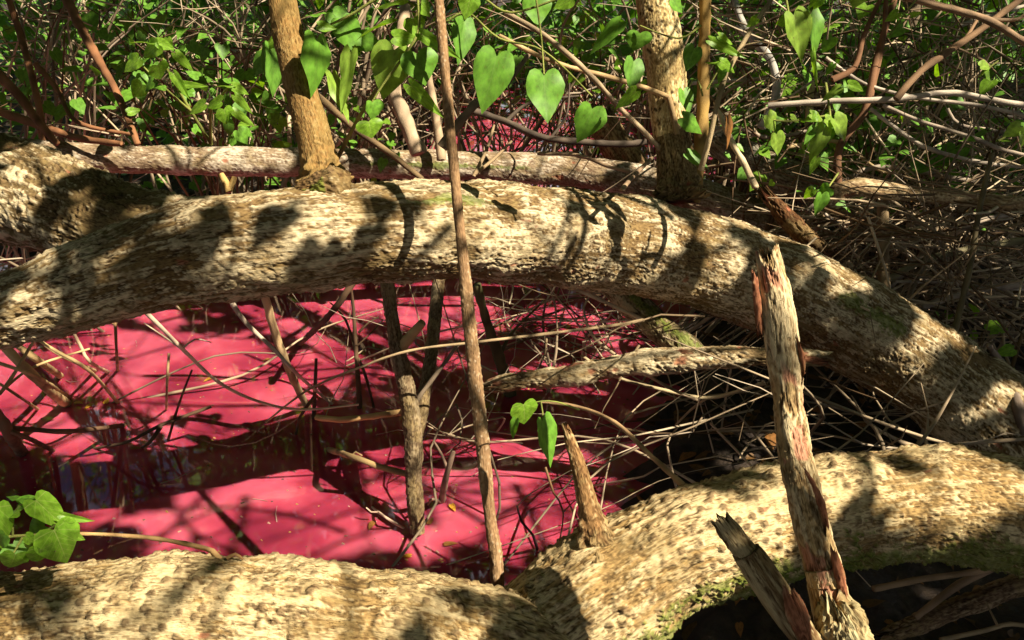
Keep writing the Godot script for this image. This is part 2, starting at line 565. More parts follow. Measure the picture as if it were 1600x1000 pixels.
func make_materials() -> void:
	for n in [[n_low, 11, 1.0, 3], [n_mid, 12, 1.0, 3], [n_fine, 13, 1.0, 2]]:
		n[0].seed = n[1]
		n[0].frequency = n[2]
		n[0].fractal_octaves = n[3]
	n_cell.seed = 14
	n_cell.frequency = 1.0
	n_cell.fractal_type = FastNoiseLite.FRACTAL_NONE
	n_cell.noise_type = FastNoiseLite.TYPE_CELLULAR
	n_cell.cellular_return_type = FastNoiseLite.RETURN_DISTANCE
	n_cell.cellular_distance_function = FastNoiseLite.DISTANCE_EUCLIDEAN
	n_gap.seed = 23
	n_gap.frequency = 1.0
	n_gap.fractal_octaves = 3
	var b := StandardMaterial3D.new()
	b.vertex_color_use_as_albedo = true
	b.roughness = 0.92
	b.metallic_specular = 0.3
	bark_tex(b)
	M.bark = b
	var w := StandardMaterial3D.new()
	w.vertex_color_use_as_albedo = true
	w.roughness = 0.85
	w.metallic_specular = 0.35
	w.normal_enabled = true
	w.normal_texture = relief_tex(0.035, 512, 9.0, 5, 5)
	w.normal_scale = 0.9
	w.uv1_triplanar = true
	w.uv1_scale = Vector3(14, 14, 14)
	M.wood = w
	# opaque, milky pink water
	var q := StandardMaterial3D.new()
	q.albedo_texture = noise_tex(0.008, 512, [[0.0, Color(0.43, 0.11, 0.20)], [0.38, Color(0.58, 0.19, 0.285)], [0.5, Color(0.66, 0.25, 0.335)], [0.64, Color(0.72, 0.33, 0.41)], [1.0, Color(0.58, 0.21, 0.31)]], 5, 3)
	q.uv1_triplanar = true
	q.uv1_world_triplanar = true
	q.uv1_scale = Vector3(0.35, 0.35, 0.35)
	q.roughness = 0.03
	q.metallic_specular = 0.7
	q.normal_enabled = true
	q.normal_texture = relief_tex(0.012, 512, 1.2, 3, 8)
	q.normal_scale = 0.08
	q.subsurf_scatter_enabled = true
	q.subsurf_scatter_strength = 0.8
	M.water = q
	var g := StandardMaterial3D.new()
	g.albedo_texture = noise_tex(0.02, 512, [[0.0, Color(0.10, 0.075, 0.055)], [0.5, Color(0.17, 0.125, 0.09)], [0.75, Color(0.24, 0.19, 0.13)], [1.0, Color(0.13, 0.10, 0.07)]], 5, 4)
	g.uv1_triplanar = true
	g.uv1_world_triplanar = true
	g.uv1_scale = Vector3(1.3, 1.3, 1.3)
	g.roughness = 0.85
	g.normal_enabled = true
	g.normal_texture = relief_tex(0.03, 512, 10.0, 5, 9)
	M.ground = g
	M.young = leaf_mat(Color(0.22, 0.43, 0.035), Color(0.52, 0.62, 0.2), 1.0, 0.4, 0.25, 1)
	M.green = leaf_mat(Color(0.13, 0.30, 0.03), Color(0.17, 0.30, 0.06), 0.8, 0.48, 0.25, 2)
	M.mature = leaf_mat(Color(0.115, 0.27, 0.03), Color(0.19, 0.32, 0.07), 0.8, 0.48, 0.25, 3)
	M.olive = leaf_mat(Color(0.24, 0.39, 0.05), Color(0.25, 0.32, 0.07), 0.9, 0.42, 0.4, 4)
	M.dead = leaf_mat(Color(0.20, 0.085, 0.02), Color(0.28, 0.15, 0.05), 0.5, 0.6, 0.6, 5)
	M.yellow = leaf_mat(Color(0.55, 0.28, 0.03), Color(0.6, 0.35, 0.08), 0.5, 0.5, 0.3, 6)
	for m in [M.young, M.green, M.mature, M.olive, M.dead, M.yellow]:
		m.resource_name = "leaf"
	LEAF = [heart(true, 0.16, 0.18, 0.05), heart(true, 0.05, 0.25, 0.07), heart(true, 0.26, 0.1, 0.04), heart(true, 0.1, 0.08, 0.09), heart(true, 0.34, 0.34, 0.06), heart(true, -0.05, 0.4, 0.1), heart(true, 0.2, -0.12, 0.07)]
	SMALL = [heart(false, 0.2, 0.2, 0.0), heart(false, 0.05, 0.3, 0.0), heart(false, 0.35, 0.1, 0.0)]

# ---------------------------------------------------------------- the scene

func px(list: Array, d: float) -> Array:                    # [x, y, half thickness in pixels, depth (optional)]
	var out := []
	for a in list:
		var dd: float = a[3] if a.size() > 3 else d
		out.append([at(a[0], a[1], dd), a[2] / LENS * dd])
	return out

func _ready() -> void:
	rng.seed = 77
	var cam := Camera3D.new()
	cam.name = "camera"
	cam.position = EYE
	cam.rotation_degrees.x = -PITCH
	cam.fov = rad_to_deg(2.0 * atan(500.0 / LENS))
	cam.near = 0.05
	cam.far = 500.0
	add_child(cam)
	var env := Environment.new()
	env.background_mode = Environment.BG_SKY
	var sky := ProceduralSkyMaterial.new()
	sky.sky_top_color = Color(0.42, 0.58, 0.90)
	sky.sky_horizon_color = Color(0.86, 0.91, 1.0)
	sky.ground_bottom_color = Color(0.08, 0.07, 0.05)
	sky.ground_horizon_color = Color(0.3, 0.32, 0.3)
	sky.sky_energy_multiplier = 0.33
	sky.sky_cover = noise_tex(0.012, 512, [[0.0, Color(1, 1, 1, 0)], [0.46, Color(1, 1, 1, 0)], [0.6, Color(1, 1, 1, 0.75)], [1.0, Color(1, 1, 1, 1)]], 5, 31)   # broken white cloud
	sky.sky_cover_modulate = Color(1, 1, 1, 1.3)
	env.sky = Sky.new()
	env.sky.sky_material = sky
	env.tonemap_mode = Environment.TONE_MAPPER_LINEAR
	env.tonemap_exposure = 2.4
	env.sdfgi_enabled = true
	env.ssao_enabled = true
	env.ssil_enabled = true
	var we := WorldEnvironment.new()
	we.name = "environment"
	we.environment = env
	add_child(we)
	var sun := DirectionalLight3D.new()
	sun.name = "sun"
	sun.light_energy = 1.6
	sun.light_color = Color(1.0, 0.95, 0.86)
	sun.light_angular_distance = 0.5
	sun.shadow_enabled = true
	sun.look_at_from_position(SUN * 10.0, Vector3.ZERO, Vector3.UP)
	add_child(sun)
	make_materials()
	make_ground()
	set_gaps()
	gaps.resize(1500 * 1500)
	raster()
	make_trees_around()
	make_canopy()
	make_trunks()
	make_water_wood()
	make_thicket()
	make_sprigs()
	make_litter()

func make_ground() -> void:
	var n := 190
	var pos := PackedVector3Array()
	var nrm := PackedVector3Array()
	var idx := PackedInt32Array()
	for i in n + 1:
		for j in n + 1:
			var u := j * 2.0 / n - 1.0
			var v := i * 2.0 / n - 1.0
			var x := u * 7.0 + pow(u, 7) * 140.0
			var z := v * 7.0 + pow(v, 7) * 140.0 - 4.5
			pos.append(Vector3(x, ground_h(x, z), z))
			var e := 0.05
			nrm.append(Vector3(ground_h(x - e, z) - ground_h(x + e, z), 2.0 * e, ground_h(x, z - e) - ground_h(x, z + e)).normalized())
			if i < n and j < n:
				var a := i * (n + 1) + j
				idx.append_array([a, a + 1, a + n + 1, a + 1, a + n + 2, a + n + 1])
	var arr := []
	arr.resize(Mesh.ARRAY_MAX)
	arr[Mesh.ARRAY_VERTEX] = pos
	arr[Mesh.ARRAY_NORMAL] = nrm
	arr[Mesh.ARRAY_INDEX] = idx
	var m := ArrayMesh.new()
	m.add_surface_from_arrays(Mesh.PRIMITIVE_TRIANGLES, arr)
	var g := part("ground", m, M.ground, self)
	g.set_meta("kind", "structure")
	tag(g, "dark mud bank littered with twigs round the pink water", "ground")
	var slab := BoxMesh.new()
	slab.size = Vector3(40, 0.6, 30)
	var w := part("water", slab, M.water, self)
	w.position = Vector3(0, -0.3, -11)
	w.set_meta("kind", "structure")
	tag(w, "still opaque pink water of the lagoon under the arching trunk", "water")

func leaf_cloud(list: Array, mesh: Mesh, mat: Material, called: String, parent: Node3D) -> MultiMeshInstance3D:
	var mm := MultiMesh.new()
	mm.transform_format = MultiMesh.TRANSFORM_3D
	mm.mesh = mesh
	mm.instance_count = list.size()
	for i in list.size():
		mm.set_instance_transform(i, list[i])
	var o := MultiMeshInstance3D.new()
	o.name = called
	o.multimesh = mm
	o.material_override = mat
	o.set_meta("kind", "stuff")
	parent.add_child(o, true)
	return o

func loose_leaf(c: Vector3, s: float) -> Transform3D:
	var y := Vector3(rng.randf_range(-1, 1), rng.randf_range(-1.0, 0.3), rng.randf_range(-1, 1)).normalized()
	var z := Vector3(rng.randf_range(-0.8, 0.8), 1.0, rng.randf_range(-0.8, 0.8))
	var x := y.cross(z).normalized()
	z = x.cross(y).normalized()
	return Transform3D(Basis(x * s * 0.9, y * s, z * s), c)

func make_trees_around() -> void:
	var gap_from := level(200, 740)
	var v := at(200, 740, 1.0) - EYE
	var gap_dir := Vector3(v.x, -v.y, v.z).normalized()
	var spots := [[-7.5, -8.0, 5.5], [-3.4, -11.5, 6.0], [-0.9, -13.5, 7.0], [2.2, -12.5, 6.0], [4.4, -9.5, 6.5], [6.0, -6.0, 5.5], [-8.5, -4.0, 5.0], [5.5, -1.5, 5.0], [-5.5, 1.0, 5.5], [0.5, 4.5, 5.5], [5.0, 2.5, 6.0], [-6.0, -11.0, 7.0], [-9.5, -11.5, 7.5], [8.5, -11.0, 7.0], [-2.8, 3.8, 5.5]]
	var where := ["at the far left behind the leafy shrubs", "behind the sunlit sprig of pale leaves", "straight behind the far strip of pink water", "behind the pock-marked shoot", "behind the pale fallen branches", "on the bank beyond the curved end of the arch", "over the water past the left limb", "over the dark bank by the broken post", "on the near bank behind the viewer's left shoulder", "on the near bank straight behind the viewer", "on the near bank behind the viewer's right shoulder", "at the left between the far shrubs", "in the far left corner of the lagoon", "in the far right corner of the thicket", "on the near bank behind the viewer to the left"]
	for i in spots.size():
		var a: Array = spots[i]
		var foot := Vector3(a[0], ground_h(a[0], a[1]) - 0.1, a[1])
		var t := thing("mangrove_tree", "tall leafy mangrove tree " + where[i], "tree", foot, "trees round the lagoon")
		var top := foot + Vector3(rng.randf_range(-0.6, 0.6), a[2], rng.randf_range(-0.6, 0.6))
		part("trunk", stick([[foot, 0.14], [foot.lerp(top, 0.35) + Vector3(0.15, 0, 0.1), 0.11], [foot.lerp(top, 0.7), 0.07], [top, 0.02]], foot, Color(0.16, 0.12, 0.075), 10, 0.15), M.wood, t)
		var list := []
		for k in 9:
			var root := foot.lerp(top, rng.randf_range(0.3, 0.9))
			var tip := root + Vector3(rng.randf_range(-1, 1), rng.randf_range(-0.1, 0.7), rng.randf_range(-1, 1)).normalized() * rng.randf_range(1.2, 2.6)
			tip.y = maxf(tip.y, 2.4)
			if in_lit(tip, 0.08) or in_lit((root + tip) * 0.5, 0.08) or in_lit(root, 0.08):
				continue
			part("limb", stick([[root, 0.045], [(root + tip) * 0.5 + Vector3(0, 0.15, 0), 0.03], [tip, 0.008]], foot, Color(0.14, 0.10, 0.06), 6, 0.2), M.wood, t)
			for j in 420:
				var c := root.lerp(tip, rng.randf_range(0.25, 1.1)) + Vector3(rng.randfn(), rng.randfn() * 0.7, rng.randfn()) * 0.38
				if c.y < 2.0 + maxf(0.0, -c.z - 8.0) * 0.05:
					continue
				if sunny(c):
					continue
				var rel := c - gap_from
				if (rel - gap_dir * rel.dot(gap_dir)).length() < 0.1 * rel.dot(gap_dir) + 0.05 and rng.randf() < 0.9:
					continue
				list.append(loose_leaf(c - foot, rng.randf_range(0.09, 0.17)))
		leaf_cloud(list, SMALL[i % 3], M.mature if i % 2 == 0 else M.green, "crown", t)

func set_gaps() -> void:
	# chosen sun spots that shape the unseen crowns, seen along the sun's rays: gaps (lit) with sprays left in them (dim)
	e1 = SUN.cross(Vector3.UP).normalized()
	e2 = e1.cross(SUN)
	for a in [[632, 590, 2.36, 0.05], [618, 530, 2.35, 0.05], [645, 650, 2.37, 0.05], [678, 520, 2.6, 0.05], [120, 240, 3.22, 0.09], [250, 248, 3.3, 0.08], [340, 249, 3.35, 0.1], [560, 252, 3.5, 0.08], [720, 258, 3.55, 0.1], [860, 265, 3.65, 0.09], [620, 180, 3.2, 0.1], [300, 60, 4.6, 0.25], [560, 60, 5.0, 0.3], [700, 120, 5.0, 0.2], [1200, 120, 3.4, 0.1], [1400, 155, 2.8, 0.12], [1500, 148, 2.8, 0.12], [1320, 296, 2.72, 0.06], [1380, 298, 2.72, 0.06], [300, 375, 1.65, 0.1], [400, 365, 1.67, 0.11], [500, 350, 1.69, 0.12], [620, 350, 1.77, 0.12], [720, 345, 1.86, 0.13], [820, 345, 2.01, 0.13], [920, 350, 2.153, 0.12], [1000, 360, 2.243, 0.09],
			[1110, 390, 2.332, 0.045], [1170, 410, 2.364, 0.05], [1290, 450, 2.392, 0.08], [1400, 530, 2.392, 0.07], [1440, 560, 2.386, 0.08], [1530, 640, 2.359, 0.08], [60, 470, 1.618, 0.06], [150, 420, 1.63, 0.06], [230, 405, 1.641, 0.04], [20, 520, 1.613, 0.04],
			[60, 960, 1.35, 0.12], [200, 960, 1.35, 0.13], [340, 950, 1.35, 0.13], [470, 950, 1.35, 0.13], [580, 940, 1.38, 0.11], [690, 960, 1.4, 0.06], [850, 960, 1.42, 0.05], [880, 950, 1.42, 0.08], [920, 900, 1.42, 0.09], [980, 900, 1.42, 0.1], [1040, 860, 1.42, 0.09], [60, 250, 1.9, 0.05], [110, 300, 1.625, 0.05], [30, 320, 1.88, 0.04], [1060, 830, 1.43, 0.07], [1110, 890, 1.43, 0.05], [1020, 940, 1.43, 0.05],
			[1210, 790, 1.5, 0.04], [1300, 745, 1.55, 0.06], [1440, 740, 1.55, 0.09], [1530, 740, 1.55, 0.05],
			[1215, 440, 1.096, 0.05], [1225, 520, 1.089, 0.05], [1235, 620, 1.08, 0.06], [1245, 700, 1.073, 0.06], [1262, 790, 1.3, 0.06], [1290, 880, 1.04, 0.05], [1310, 920, 1.032, 0.04],
			[485, 130, 1.9, 0.05], [490, 190, 1.9, 0.06], [505, 250, 1.9, 0.05], [1045, 120, 2.42, 0.05], [1045, 170, 2.42, 0.05], [1090, 200, 2.46, 0.02],
			[690, 60, 1.67, 0.05], [695, 150, 1.65, 0.05], [702, 205, 1.65, 0.05], [715, 320, 1.63, 0.05], [728, 450, 1.61, 0.05], [742, 590, 1.6, 0.05], [757, 720, 1.58, 0.05], [705, 250, 1.64, 0.05], [722, 380, 1.62, 0.05], [735, 520, 1.6, 0.06], [750, 660, 1.58, 0.06], [765, 780, 1.56, 0.06], [775, 880, 1.55, 0.03],
			[520, 110, 1.75, 0.13], [600, 110, 1.72, 0.13], [650, 60, 1.75, 0.1], [585, 200, 1.75, 0.07], [680, 160, 1.75, 0.04], [580, 200, 1.75, 0.04], [980, 155, 1.7, 0.02], [1240, 60, 1.7, 0.05], [1285, 230, 1.7, 0.04], [1140, 85, 1.8, 0.03],
			[60, 830, 1.28, 0.17], [815, 645, 1.45, 0.04], [850, 690, 1.45, 0.02], [240, 100, 2.6, 0.2], [340, 165, 2.6, 0.2],
			[820, 600, 2.33, 0.1], [900, 580, 2.33, 0.1], [1110, 550, 2.33, 0.1], [860, 590, 2.36, 0.1], [960, 575, 2.33, 0.06], [1150, 556, 2.24, 0.08], [905, 720, 1.47, 0.06], [920, 800, 1.47, 0.06], [680, 760, 0, 0.2], [560, 730, 0, 0.2], [800, 660, 0, 0.15], [430, 720, 0, 0.15],
			[250, 240, 3.35, 0.07], [400, 250, 3.45, 0.05], [640, 250, 3.55, 0.06], [800, 260, 3.65, 0.05],
			[120, 590, 0, 0.30], [260, 570, 0, 0.28], [330, 630, 0, 0.22], [60, 540, 0, 0.25], [440, 600, 0, 0.2], [520, 700, 0, 0.18], [600, 790, 0, 0.17], [470, 810, 0, 0.16], [330, 560, 0, 0.2], [60, 650, 0, 0.2], [620, 700, 0, 0.12],
			[700, 500, 0, 0.2], [560, 560, 0, 0.2], [810, 720, 0, 0.13], [860, 790, 0, 0.12], [760, 820, 0, 0.1], [300, 830, 0, 0.1], [480, 500, 0, 0.2], [640, 480, 0, 0.2], [860, 600, 0, 0.15], [880, 500, 0, 0.15], [820, 200, 0, 0.5], [760, 225, 0, 0.4], [900, 180, 0, 0.4]]:
		var p := spot(a)
		lit.append([p.dot(e1), p.dot(e2), a[3] + 0.05])
	for a in [[1200, 430, 2.38, 0.14], [1345, 500, 2.4, 0.13], [1250, 480, 2.38, 0.1], [1480, 590, 2.38, 0.11], [1570, 680, 2.34, 0.12], [1150, 470, 2.35, 0.08], [430, 350, 1.69, 0.04], [290, 420, 1.66, 0.06], [480, 400, 1.68, 0.05], [210, 420, 1.65, 0.06], [880, 330, 2.1, 0.04], [1020, 330, 2.28, 0.05], [545, 425, 1.724, 0.03], [578, 385, 1.739, 0.035], [612, 345, 1.764, 0.03], [648, 305, 1.791, 0.03], [1075, 340, 2.313, 0.04], [1068, 385, 2.31, 0.045], [1066, 430, 2.309, 0.04], [185, 335, 1.635, 0.09], [110, 400, 1.625, 0.04], [250, 455, 1.643, 0.05], [170, 470, 1.633, 0.05], [330, 330, 1.656, 0.04],
			[1150, 370, 2.353, 0.05], [1225, 400, 2.383, 0.05], [1350, 480, 2.4, 0.05], [1480, 560, 2.38, 0.05],
			[640, 985, 1.33, 0.03], [690, 945, 1.35, 0.03], [745, 915, 1.37, 0.03], [800, 955, 1.4, 0.05], [830, 1000, 1.4, 0.05], [20, 950, 1.36, 0.03], [95, 905, 1.38, 0.03], [1380, 720, 1.55, 0.04]]:
		var p := spot(a)
		dim.append([p.dot(e1), p.dot(e2), a[3] * 0.6])

func raster() -> void:
	for pass_ in 2:
		for l in [lit, dim][pass_]:
			var r := int(ceil(l[2] / 0.02))
			var ci := int(round(l[0] / 0.02)) + 750
			var cj := int(round(l[1] / 0.02)) + 750
			for i in range(ci - r, ci + r + 1):
				for j in range(cj - r, cj + r + 1):
					if Vector2((i - 750) * 0.02 - l[0], (j - 750) * 0.02 - l[1]).length() < l[2] and i > 0 and j > 0 and i < 1500 and j < 1500:
						gaps[i * 1500 + j] = 1 + pass_

func gap_at(c: Vector3) -> int:
	var i := int(round(c.dot(e1) / 0.02)) + 750
	var j := int(round(c.dot(e2) / 0.02)) + 750
	return gaps[i * 1500 + j] if i > 0 and j > 0 and i < 1500 and j < 1500 else 0

func in_lit(c: Vector3, more: float) -> bool:
	for k in 9:
		if gap_at(c + (e1 * cos(k * TAU / 8.0) + e2 * sin(k * TAU / 8.0)) * (more if k < 8 else 0.0)) == 1:
			return true
	return false

func sunny(c: Vector3) -> bool:
	var g := gap_at(c)
	if g > 0:
		return g == 1
	var falls := c.z - SUN.z * (c.y - 0.7) / SUN.y         # how far back this ray comes down
	return n_gap.get_noise_2d(c.dot(e1) * 2.6, c.dot(e2) * 2.6) > (0.32 if falls > -3.0 else 0.1)

func make_canopy() -> void:
	# unseen tree added at the right; gaps in its crown place sun and shade
	var foot := Vector3(3.6, ground_h(3.6, -1.2) - 0.1, -1.2)
	var t := thing("unseen_shade_tree", "unseen spreading tree added over the water, its leafy crown shaped to dapple the trunks", "tree", foot)
	var fork := foot + Vector3(-0.2, 2.1, 0.1)
	part("trunk", stick([[foot, 0.2], [foot + Vector3(0.05, 1.0, 0), 0.17], [fork, 0.13], [fork + Vector3(0, 1.6, -0.2), 0.06]], foot, Color(0.18, 0.13, 0.08), 12, 0.12), M.wood, t)
	for k in 24:
		var ang := TAU * k / 24.0
		var tip := fork + Vector3(cos(ang) * 4.5, rng.randf_range(0.5, 1.7), sin(ang) * 4.5 - 1.0)
		var clear := true
		for q in 14:
			clear = clear and not in_lit(fork.lerp(tip, q / 13.0) + Vector3(0, 0.3 * sin(q / 13.0 * PI), 0), 0.06)
		if not clear:
			continue
		part("limb", stick([[fork, 0.05], [fork.lerp(tip, 0.4) + Vector3(0, 0.3, 0), 0.025], [tip, 0.008]], foot, Color(0.15, 0.11, 0.07), 6, 0.2), M.wood, t)
	for k in 130:  # twigs added out of view to cast thin shadows on the water
		var from := Vector3(rng.randf_range(-2.4, 2.4) if k < 60 else rng.randf_range(-2.2, 0.4), 0.0, rng.randf_range(-3.6, -0.8) if k < 60 else rng.randf_range(-3.6, -1.7)) + SUN * (rng.randf_range(2.3, 3.4) / SUN.y)
		part("shadow_twig", stick(walk(from, Vector3(rng.randf_range(-1, 1), rng.randf_range(-0.15, 0.5), rng.randf_range(-1, 1)), rng.randf_range(0.6, 1.5), 0.3, rng.randf_range(0.006, 0.016), 0.003), foot, Color(0.15, 0.1, 0.06), 5, 0.1), M.wood, t)
	var gap_from := level(200, 740)
	var v := at(200, 740, 1.0) - EYE
	var gap_dir := Vector3(v.x, -v.y, v.z).normalized()
	var lists := [[], [], []]
	for i in 430000:
		var c := Vector3(rng.randf_range(-9.5, 6.0), 0.7, rng.randf_range(-13.5, 3.5))
		c += SUN * ((rng.randf_range(2.5, 4.6) - 0.7) / SUN.y)
		if sunny(c):
			continue
		var rel := c - gap_from
		if (rel - gap_dir * rel.dot(gap_dir)).length() < 0.1 * rel.dot(gap_dir) + 0.05 and rng.randf() < 0.9:
			continue
		lists[i % 3].append(loose_leaf(c - foot, rng.randf_range(0.055, 0.1)))
	for k in 3:
		leaf_cloud(lists[k], SMALL[k], [M.green, M.mature, M.green][k], "crown", t)

func make_trunks() -> void:
	var lichen := {"base": Color(0.25, 0.165, 0.07), "crust": Color(0.69, 0.585, 0.38), "knob": Color(0.17, 0.11, 0.055), "crack": Color(0.07, 0.04, 0.018), "crust_at": -0.14, "knobs": 0.0026, "cracks": 0.005, "lumps": 0.016, "seed": 1.0,
		"moss_at": [[0.69, 0.76, 0.7, 0.2], [0.3, 0.36, 1.2, 0.15]], "raw_at": 0.62}
	# the great arch with its shoots
	var o := at(1650, 760, 1.8)
	var t := thing("arching_tree", "thick lichen-crusted tree trunk arching low over the pink water with two upright shoots", "tree", o)
	part("trunk", bark(px([[-150, 545, 50, 1.72], [0, 487, 55, 1.72], [150, 440, 66, 1.74], [300, 396, 80, 1.76], [500, 370, 79, 1.80], [700, 362, 77, 1.95], [900, 372, 77, 2.25], [1050, 398, 75, 2.42], [1200, 442, 74, 2.50], [1350, 518, 74, 2.52], [1480, 602, 75, 2.50], [1600, 705, 79, 2.45], [1720, 850, 84, 2.40]], 1.85), 0.0036, lichen, o), M.bark, t)
	var limb: Dictionary = lichen.duplicate()
	limb.merge({"seed": 3.0, "crust_at": 0.1, "cracks": 0.009, "knobs": 0.004, "lumps": 0.02, "moss_at": [[0.0, 0.4, 0.6, 0.4]], "base": Color(0.20, 0.14, 0.06)}, true)
	part("limb", bark(px([[-190, 235, 84, 2.15], [-60, 275, 82, 2.05], [40, 306, 79, 1.97], [130, 338, 74, 1.9], [220, 372, 74, 1.82], [330, 398, 72, 1.77]], 1.9), 0.004, limb, o), M.bark, t)
	var shoot := {"base": Color(0.29, 0.185, 0.065), "crust": Color(0.36, 0.25, 0.10), "knob": Color(0.40, 0.28, 0.12), "crack": Color(0.26, 0.14, 0.045), "algae": Color(0.22, 0.15, 0.05), "crust_at": 0.2, "knobs": 0.0009, "cracks": 0.0, "lumps": 0.004, "spacing": 0.011, "knob_r": 0.26, "seed": 5.0, "flare": 0.034, "raw_at": 0.9, "rough": 0.0007}
	part("shoot", bark(px([[510, 305, 27], [503, 270, 27], [490, 215, 26], [474, 150, 25], [457, 80, 24], [443, 10, 23], [432, -70, 22], [415, -220, 20], [405, -380, 16]], 1.83), 0.003, shoot, o), M.bark, t)
	var collar: Dictionary = lichen.duplicate()
	collar.merge({"seed": 8.0, "lumps": 0.03, "cracks": 0.006, "crust_at": 0.6, "raw_at": 0.9, "base": Color(0.20, 0.12, 0.045), "moss_at": [[0.2, 0.6, 0.3, 0.6]], "rough": 0.005}, true)
	part("collar", bark(px([[458, 300, 8, 1.77], [480, 294, 17, 1.77], [515, 288, 18, 1.77], [548, 286, 8, 1.78]], 1.77), 0.0025, collar, o), M.bark, t)
	var pocked := {"base": Color(0.62, 0.47, 0.21), "crust": Color(0.74, 0.61, 0.34), "knob": Color(0.05, 0.03, 0.015), "crack": Color(0.22, 0.13, 0.05), "crust_at": 0.0, "knobs": -0.002, "cracks": 0.001, "lumps": 0.005, "spacing": 0.022, "knob_r": 0.25, "knob_k": 0.92, "algae": Color(0.42, 0.30, 0.12), "seed": 6.0, "raw_at": 0.8, "rough": 0.0012}
	part("shoot", bark(px([[1048, 215, 27], [1044, 170, 29], [1040, 110, 30], [1030, 40, 30], [1018, -40, 29], [1005, -150, 27], [990, -330, 22]], 2.43), 0.003, pocked, o), M.bark, t)
	var ridged := {"base": Color(0.25, 0.17, 0.075), "crust": Color(0.44, 0.33, 0.16), "knob": Color(0.1, 0.06, 0.03), "crack": Color(0.045, 0.026, 0.012), "crust_at": -0.05, "knobs": 0.002, "cracks": 0.014, "lumps": 0.016, "stretch": 11.0, "seed": 9.0, "flare": 0.035, "raw_at": 0.6, "jag": [0.0, 0.05]}
	part("rough_bark", bark(px([[1062, 315, 30], [1058, 280, 29], [1053, 240, 28], [1048, 195, 27]], 2.422), 0.0028, ridged, o), M.bark, t)
	part("side_shoot", stick(px([[1082, 315, 12], [1090, 260, 11], [1097, 190, 10], [1100, 100, 9.5], [1102, 0, 9], [1104, -200, 8]], 2.46), o, Color(0.27, 0.17, 0.05), 14, 0.02), M.wood, t)
	part("bark_strip", stick(px([[1545, 540, 4, 2.35], [1570, 580, 8, 2.64], [1588, 625, 9, 2.33], [1602, 690, 6, 2.33]], 2.15), o, Color(0.20, 0.15, 0.11), 7, 0.02), M.wood, t)
	part("split_wood", bark(px([[1195, 300, 9, 2.68], [1225, 335, 15, 2.66], [1260, 372, 15, 2.64], [1300, 402, 7, 2.61]], 1.95), 0.0035, {"base": Color(0.16, 0.075, 0.03), "crust": Color(0.3, 0.2, 0.1), "knob": Color(0.1, 0.06, 0.03), "crack": Color(0.03, 0.015, 0.008), "crust_at": 0.15, "knobs": 0.0, "cracks": 0.012, "lumps": 0.01, "stretch": 12.0, "seed": 21.0, "jag": [0.09, 0.04], "raw_at": 0.3}, o), M.bark, t)

	# the low fork in front
	o = at(850, 1100, 1.5)
	t = thing("low_forked_tree", "pale knobbly tree trunk lying low in front, forking into a mossy limb", "tree", o)
	var low: Dictionary = lichen.duplicate()
	low.merge({"seed": 12.0, "crust_at": -0.25, "knobs": 0.0045, "spacing": 0.027, "knob_r": 0.26, "cracks": 0.0035, "knob_k": 0.85, "base": Color(0.38, 0.25, 0.10), "crust": Color(0.66, 0.53, 0.30), "moss_at": [[0.25, 0.5, -0.15, 0.55], [0.05, 0.2, -0.1, 0.5]]}, true)
	part("trunk", bark(px([[-120, 1012, 104, 1.46], [0, 1000, 104, 1.44], [150, 985, 104, 1.42], [330, 976, 105], [500, 986, 104], [650, 1004, 102], [780, 1034, 98], [880, 1080, 95], [960, 1150, 92]], 1.42), 0.003, low, o), M.bark, t)
	var mossy: Dictionary = low.duplicate()
	mossy.merge({"seed": 15.0, "crust_at": -0.25, "moss_at": [[0.2, 0.62, -0.35, 0.9], [0.5, 0.98, -0.05, 0.75], [0.3, 0.5, 0.4, 0.25]]}, true)
	part("mossy_limb", bark(px([[690, 1150, 92, 1.45], [770, 1060, 95, 1.47], [860, 985, 98, 1.49], [960, 915, 98, 1.5], [1060, 860, 90, 1.52], [1180, 824, 85, 1.55], [1300, 800, 83, 1.58], [1430, 786, 84, 1.61], [1550, 794, 87, 1.64], [1700, 828, 90, 1.68]], 1.5), 0.003, mossy, o), M.bark, t)
	var spike := {"base": Color(0.30, 0.17, 0.07), "crust": Color(0.50, 0.36, 0.18), "knob": Color(0.2, 0.12, 0.06), "crack": Color(0.1, 0.05, 0.02), "crust_at": 0.3, "knobs": 0.0, "cracks": 0.0015, "lumps": 0.003, "seed": 18.0, "flare": 0.02, "jag": [0.0, 0.03], "raw_at": 0.5, "rough": 0.0006}
	part("broken_spike", bark(px([[938, 862, 26], [930, 832, 19], [918, 785, 15], [906, 735, 12], [893, 695, 9], [884, 668, 5]], 1.47), 0.0025, spike, o), M.bark, t)
	part("twig", stick(px([[345, 878, 4, 1.42], [333, 862, 4.5, 1.44], [300, 852, 4, 1.48], [230, 840, 3.5, 1.5], [130, 834, 3, 1.5], [40, 838, 2, 1.48]], 1.48), o, Color(0.42, 0.26, 0.11), 7, 0.02), M.wood, t)
	part("twig", stick(px([[355, 872, 3, 1.4], [368, 866, 3, 1.4], [380, 874, 2, 1.4]], 1.4), o, Color(0.35, 0.2, 0.08), 6, 0.01), M.wood, t)
	part("twig", stick(px([[1080, 772, 6, 1.55], [1066, 758, 5, 1.57], [1020, 715, 4, 1.65], [960, 660, 3.5, 1.8], [900, 635, 3, 1.9], [845, 628, 2, 1.9]], 1.6), o, Color(0.38, 0.24, 0.12), 7, 0.02), M.wood, t)

	# the broken post in front
	o = at(1330, 1150, 1.074)
	o.y = ground_h(o.x, o.z) - 0.05
	t = thing("broken_post", "upright dead trunk with a splintered top and peeling red wood, in front of both trunks", "dead trunk", o)
